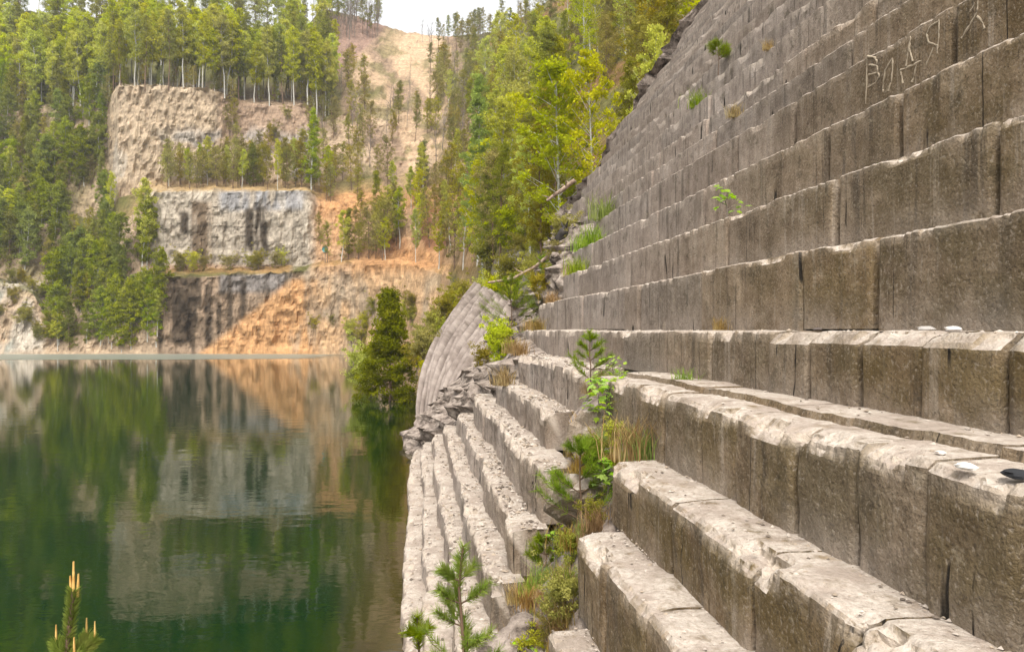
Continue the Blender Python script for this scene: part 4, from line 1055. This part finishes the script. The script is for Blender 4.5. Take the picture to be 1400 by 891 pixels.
# loose stones on the eye-level ledges
def stone_at(pos, s, label, colr):
    m, nt = new_mat('loose_stone'); NB(nt).bsdf(colr, 0.85)
    n = 10; u = np.linspace(0, 2 * math.pi, n, endpoint=False); v = np.linspace(-math.pi / 2, math.pi / 2, 7)
    U, Vv = np.meshgrid(u, v, indexing='ij'); X = np.cos(Vv) * np.cos(U); Y = np.cos(Vv) * np.sin(U); Z = np.sin(Vv)
    r_ = 1 + 0.4 * fbm(X * 1.7 + pos[0] * 9, Y * 1.7, Z * 1.7, 2)
    p = np.stack([X * r_, Y * r_ * 1.4, Z * r_ * 0.42], -1) * s
    i = np.arange(n)[:, None]; j = np.arange(6)[None]; i2 = (i + 1) % n
    Q = np.stack([i * 7 + j, i2 * 7 + j, i2 * 7 + j + 1, i * 7 + j + 1], -1).reshape(-1, 4)
    tag(obj('loose_stone', mk_mesh('loose_stone', p.reshape(-1, 3), Q, smooth_shade=False, mats=[m]), None, tuple(pos)), label, 'stone')
def on_tread_px(q, px, py, sh=0.0):
    z = A[q][1]; D = -z * F / (py - HY); a = (px - 570) / F * D * math.cos(TH); return wl_pos(a, (D - a * math.sin(TH)) / math.cos(TH), z + 0.012)
stone_at(on_tread_px(-1, 1321, 641), 0.036, 'flat white stone on the ledge below eye level', (0.66, 0.62, 0.57))
stone_at(on_tread_px(-1, 1390, 652), 0.045, 'black flat stone on the ledge below eye level', (0.02, 0.02, 0.022))
stone_at(on_tread_px(-1, 1286, 622), 0.022, 'small pale pebble near the flat white stone', (0.55, 0.48, 0.42))
for px, s, w in ((1266, 0.05, 'grey'), (1303, 0.045, 'whitish'), (1118, 0.035, 'dark')):
    p = on_course(px, 0, 0.28); p[2] += 0.02
    stone_at(p, s, f'{w} stone lying on the eye-level ledge', {'grey': (0.36, 0.33, 0.3), 'whitish': (0.64, 0.6, 0.56), 'dark': (0.10, 0.08, 0.07)}[w])

# crumbled stone on the treads (uncountable)
m_rub, ntr = new_mat('crumbled_stone'); br = NB(ntr)
atr = br.n('ShaderNodeAttribute', attribute_name='Col'); br.bsdf(atr.outputs['Color'], 0.95)
oct_ = np.array([(1,0,0),(-1,0,0),(0,1,0),(0,-1,0),(0,0,1),(0,0,-1)], float)
octT = np.array([(0,2,4),(2,1,4),(1,3,4),(3,0,4),(2,0,5),(1,2,5),(3,1,5),(0,3,5)])
Vs, Ts, Cs = [], [], []; cnt = 0
rp = np.random.default_rng(21)
def crumbs(n, q, l0, l1, sh, smin, smax, corner):
    global cnt
    tr = A[q+1][0] - A[q][0]
    for i in range(n):
        l = l0 + (l1 - l0) * rp.random() ** 1.4; d = tr * (1 - rp.random() ** corner * 0.9) if rp.random() < 0.75 else tr * rp.uniform(0.1, 0.95)
        s = smin + (smax - smin) * rp.random() ** 3
        p = oct_ * (0.7 + 0.6 * rp.random((6, 1))) * s * np.array([1, 1.2, 0.6])
        an = rp.random() * 6.28; R_ = np.array([[math.cos(an), -math.sin(an), 0], [math.sin(an), math.cos(an), 0], [0, 0, 1]])
        zadd = 0.05 if (q == -1 and sh == 0 and d > 0.38) else 0.0
        Vs.append(p @ R_.T + wl_pos(A[q][0] + sh + d, l, A[q][1] + s * 0.25 + zadd)); Ts.append(octT + cnt); cnt += 6
        b_ = rp.choice([0, 1, 1, 2, 2, 2]); c = (np.array((.14, .11, .085)), np.array((.30, .24, .18)), np.array((.40, .34, .285)))[b_] * rp.uniform(0.75, 1.25)
        Cs.append(np.tile(c, (6, 1)))
for q, n_ in ((-1, 300), (-2, 700), (-3, 600), (-4, 500), (-5, 200)): crumbs(n_, q, 1.2, GULLY[q][0], 0.0, 0.003, 0.019, 4.0)
for q in range(-8, 0): crumbs(620, q, GULLY[q][1], LEFT_END[q], 0.12 if q < -1 else 0.1, 0.005, 0.04, 1.3)
crumbs(140, 0, 2.5, 21, 0.0, 0.005, 0.03, 2.0)
me = mk_mesh('rubble', np.concatenate(Vs), None, np.concatenate(Ts), False, cols=np.concatenate(Cs), mats=[m_rub])
tag(obj('rubble', me), 'crumbled stone and grit strewn on the treads', 'rubble', kind='stuff')

# small round teal marker on a post on the far bench
mp = ground(445, 2, 0.25)
e = empty('marker_post', tuple(mp)); tag(e, 'small round teal marker on a thin post on the orange bench', 'marker')
b = MB(); b.add(*tube([(0, 0, -0.5), (0, 0, 1.2), (0, 0, 2.6)], 0.06, 6)); obj('post', b.mesh('post', M_TWIG), e)
b = MB(); an = np.linspace(0, 2 * math.pi, 17)[:-1]
ring = np.stack([np.cos(an) * 0.62, 0 * an, np.sin(an) * 0.62 + 2.7], 1)
V = np.concatenate([ring + [0, -0.12, 0], ring + [0, -0.06, 0], [[0, -0.14, 2.7]], [[0, -0.05, 2.7]]]); i_ = np.arange(16); i2 = (i_ + 1) % 16
b.add(V, np.stack([i_, i2, i2 + 16, i_ + 16], 1), np.concatenate([np.stack([i_, i2, 0 * i_ + 32], 1), np.stack([i2 + 16, i_ + 16, 0 * i_ + 33], 1)]))
m_teal, ntt = new_mat('teal_paint'); NB(ntt).bsdf((0.10, 0.30, 0.30), 0.6)
obj('disc', b.mesh('disc', m_teal), e)
print('objects', len(bpy.data.objects))

# thin bright air
mh, nth = new_mat('haze_air'); bh = NB(nth)
pv = bh.n('ShaderNodeVolumePrincipled'); pv.inputs['Color'].default_value = (0.95, 0.96, 0.97, 1); pv.inputs['Density'].default_value = 0.0003; pv.inputs['Anisotropy'].default_value = 0.2
ov = bh.n('ShaderNodeOutputMaterial'); bh.link(pv.outputs[0], ov.inputs['Volume'])
x0, x1, y0, y1, z0_, z1_ = -500.0, 500.0, -120.0, 480.0, -7.0, 190.0
Vh = [(x, y, z) for x in (x0, x1) for y in (y0, y1) for z in (z0_, z1_)]
me = mk_mesh('haze', Vh, [(0, 1, 3, 2), (4, 6, 7, 5), (0, 4, 5, 1), (2, 3, 7, 6), (0, 2, 6, 4), (1, 5, 7, 3)], smooth_shade=False, mats=[mh])
tag(obj('haze', me), 'thin pale haze over the lake and the far slopes', 'haze', kind='stuff')
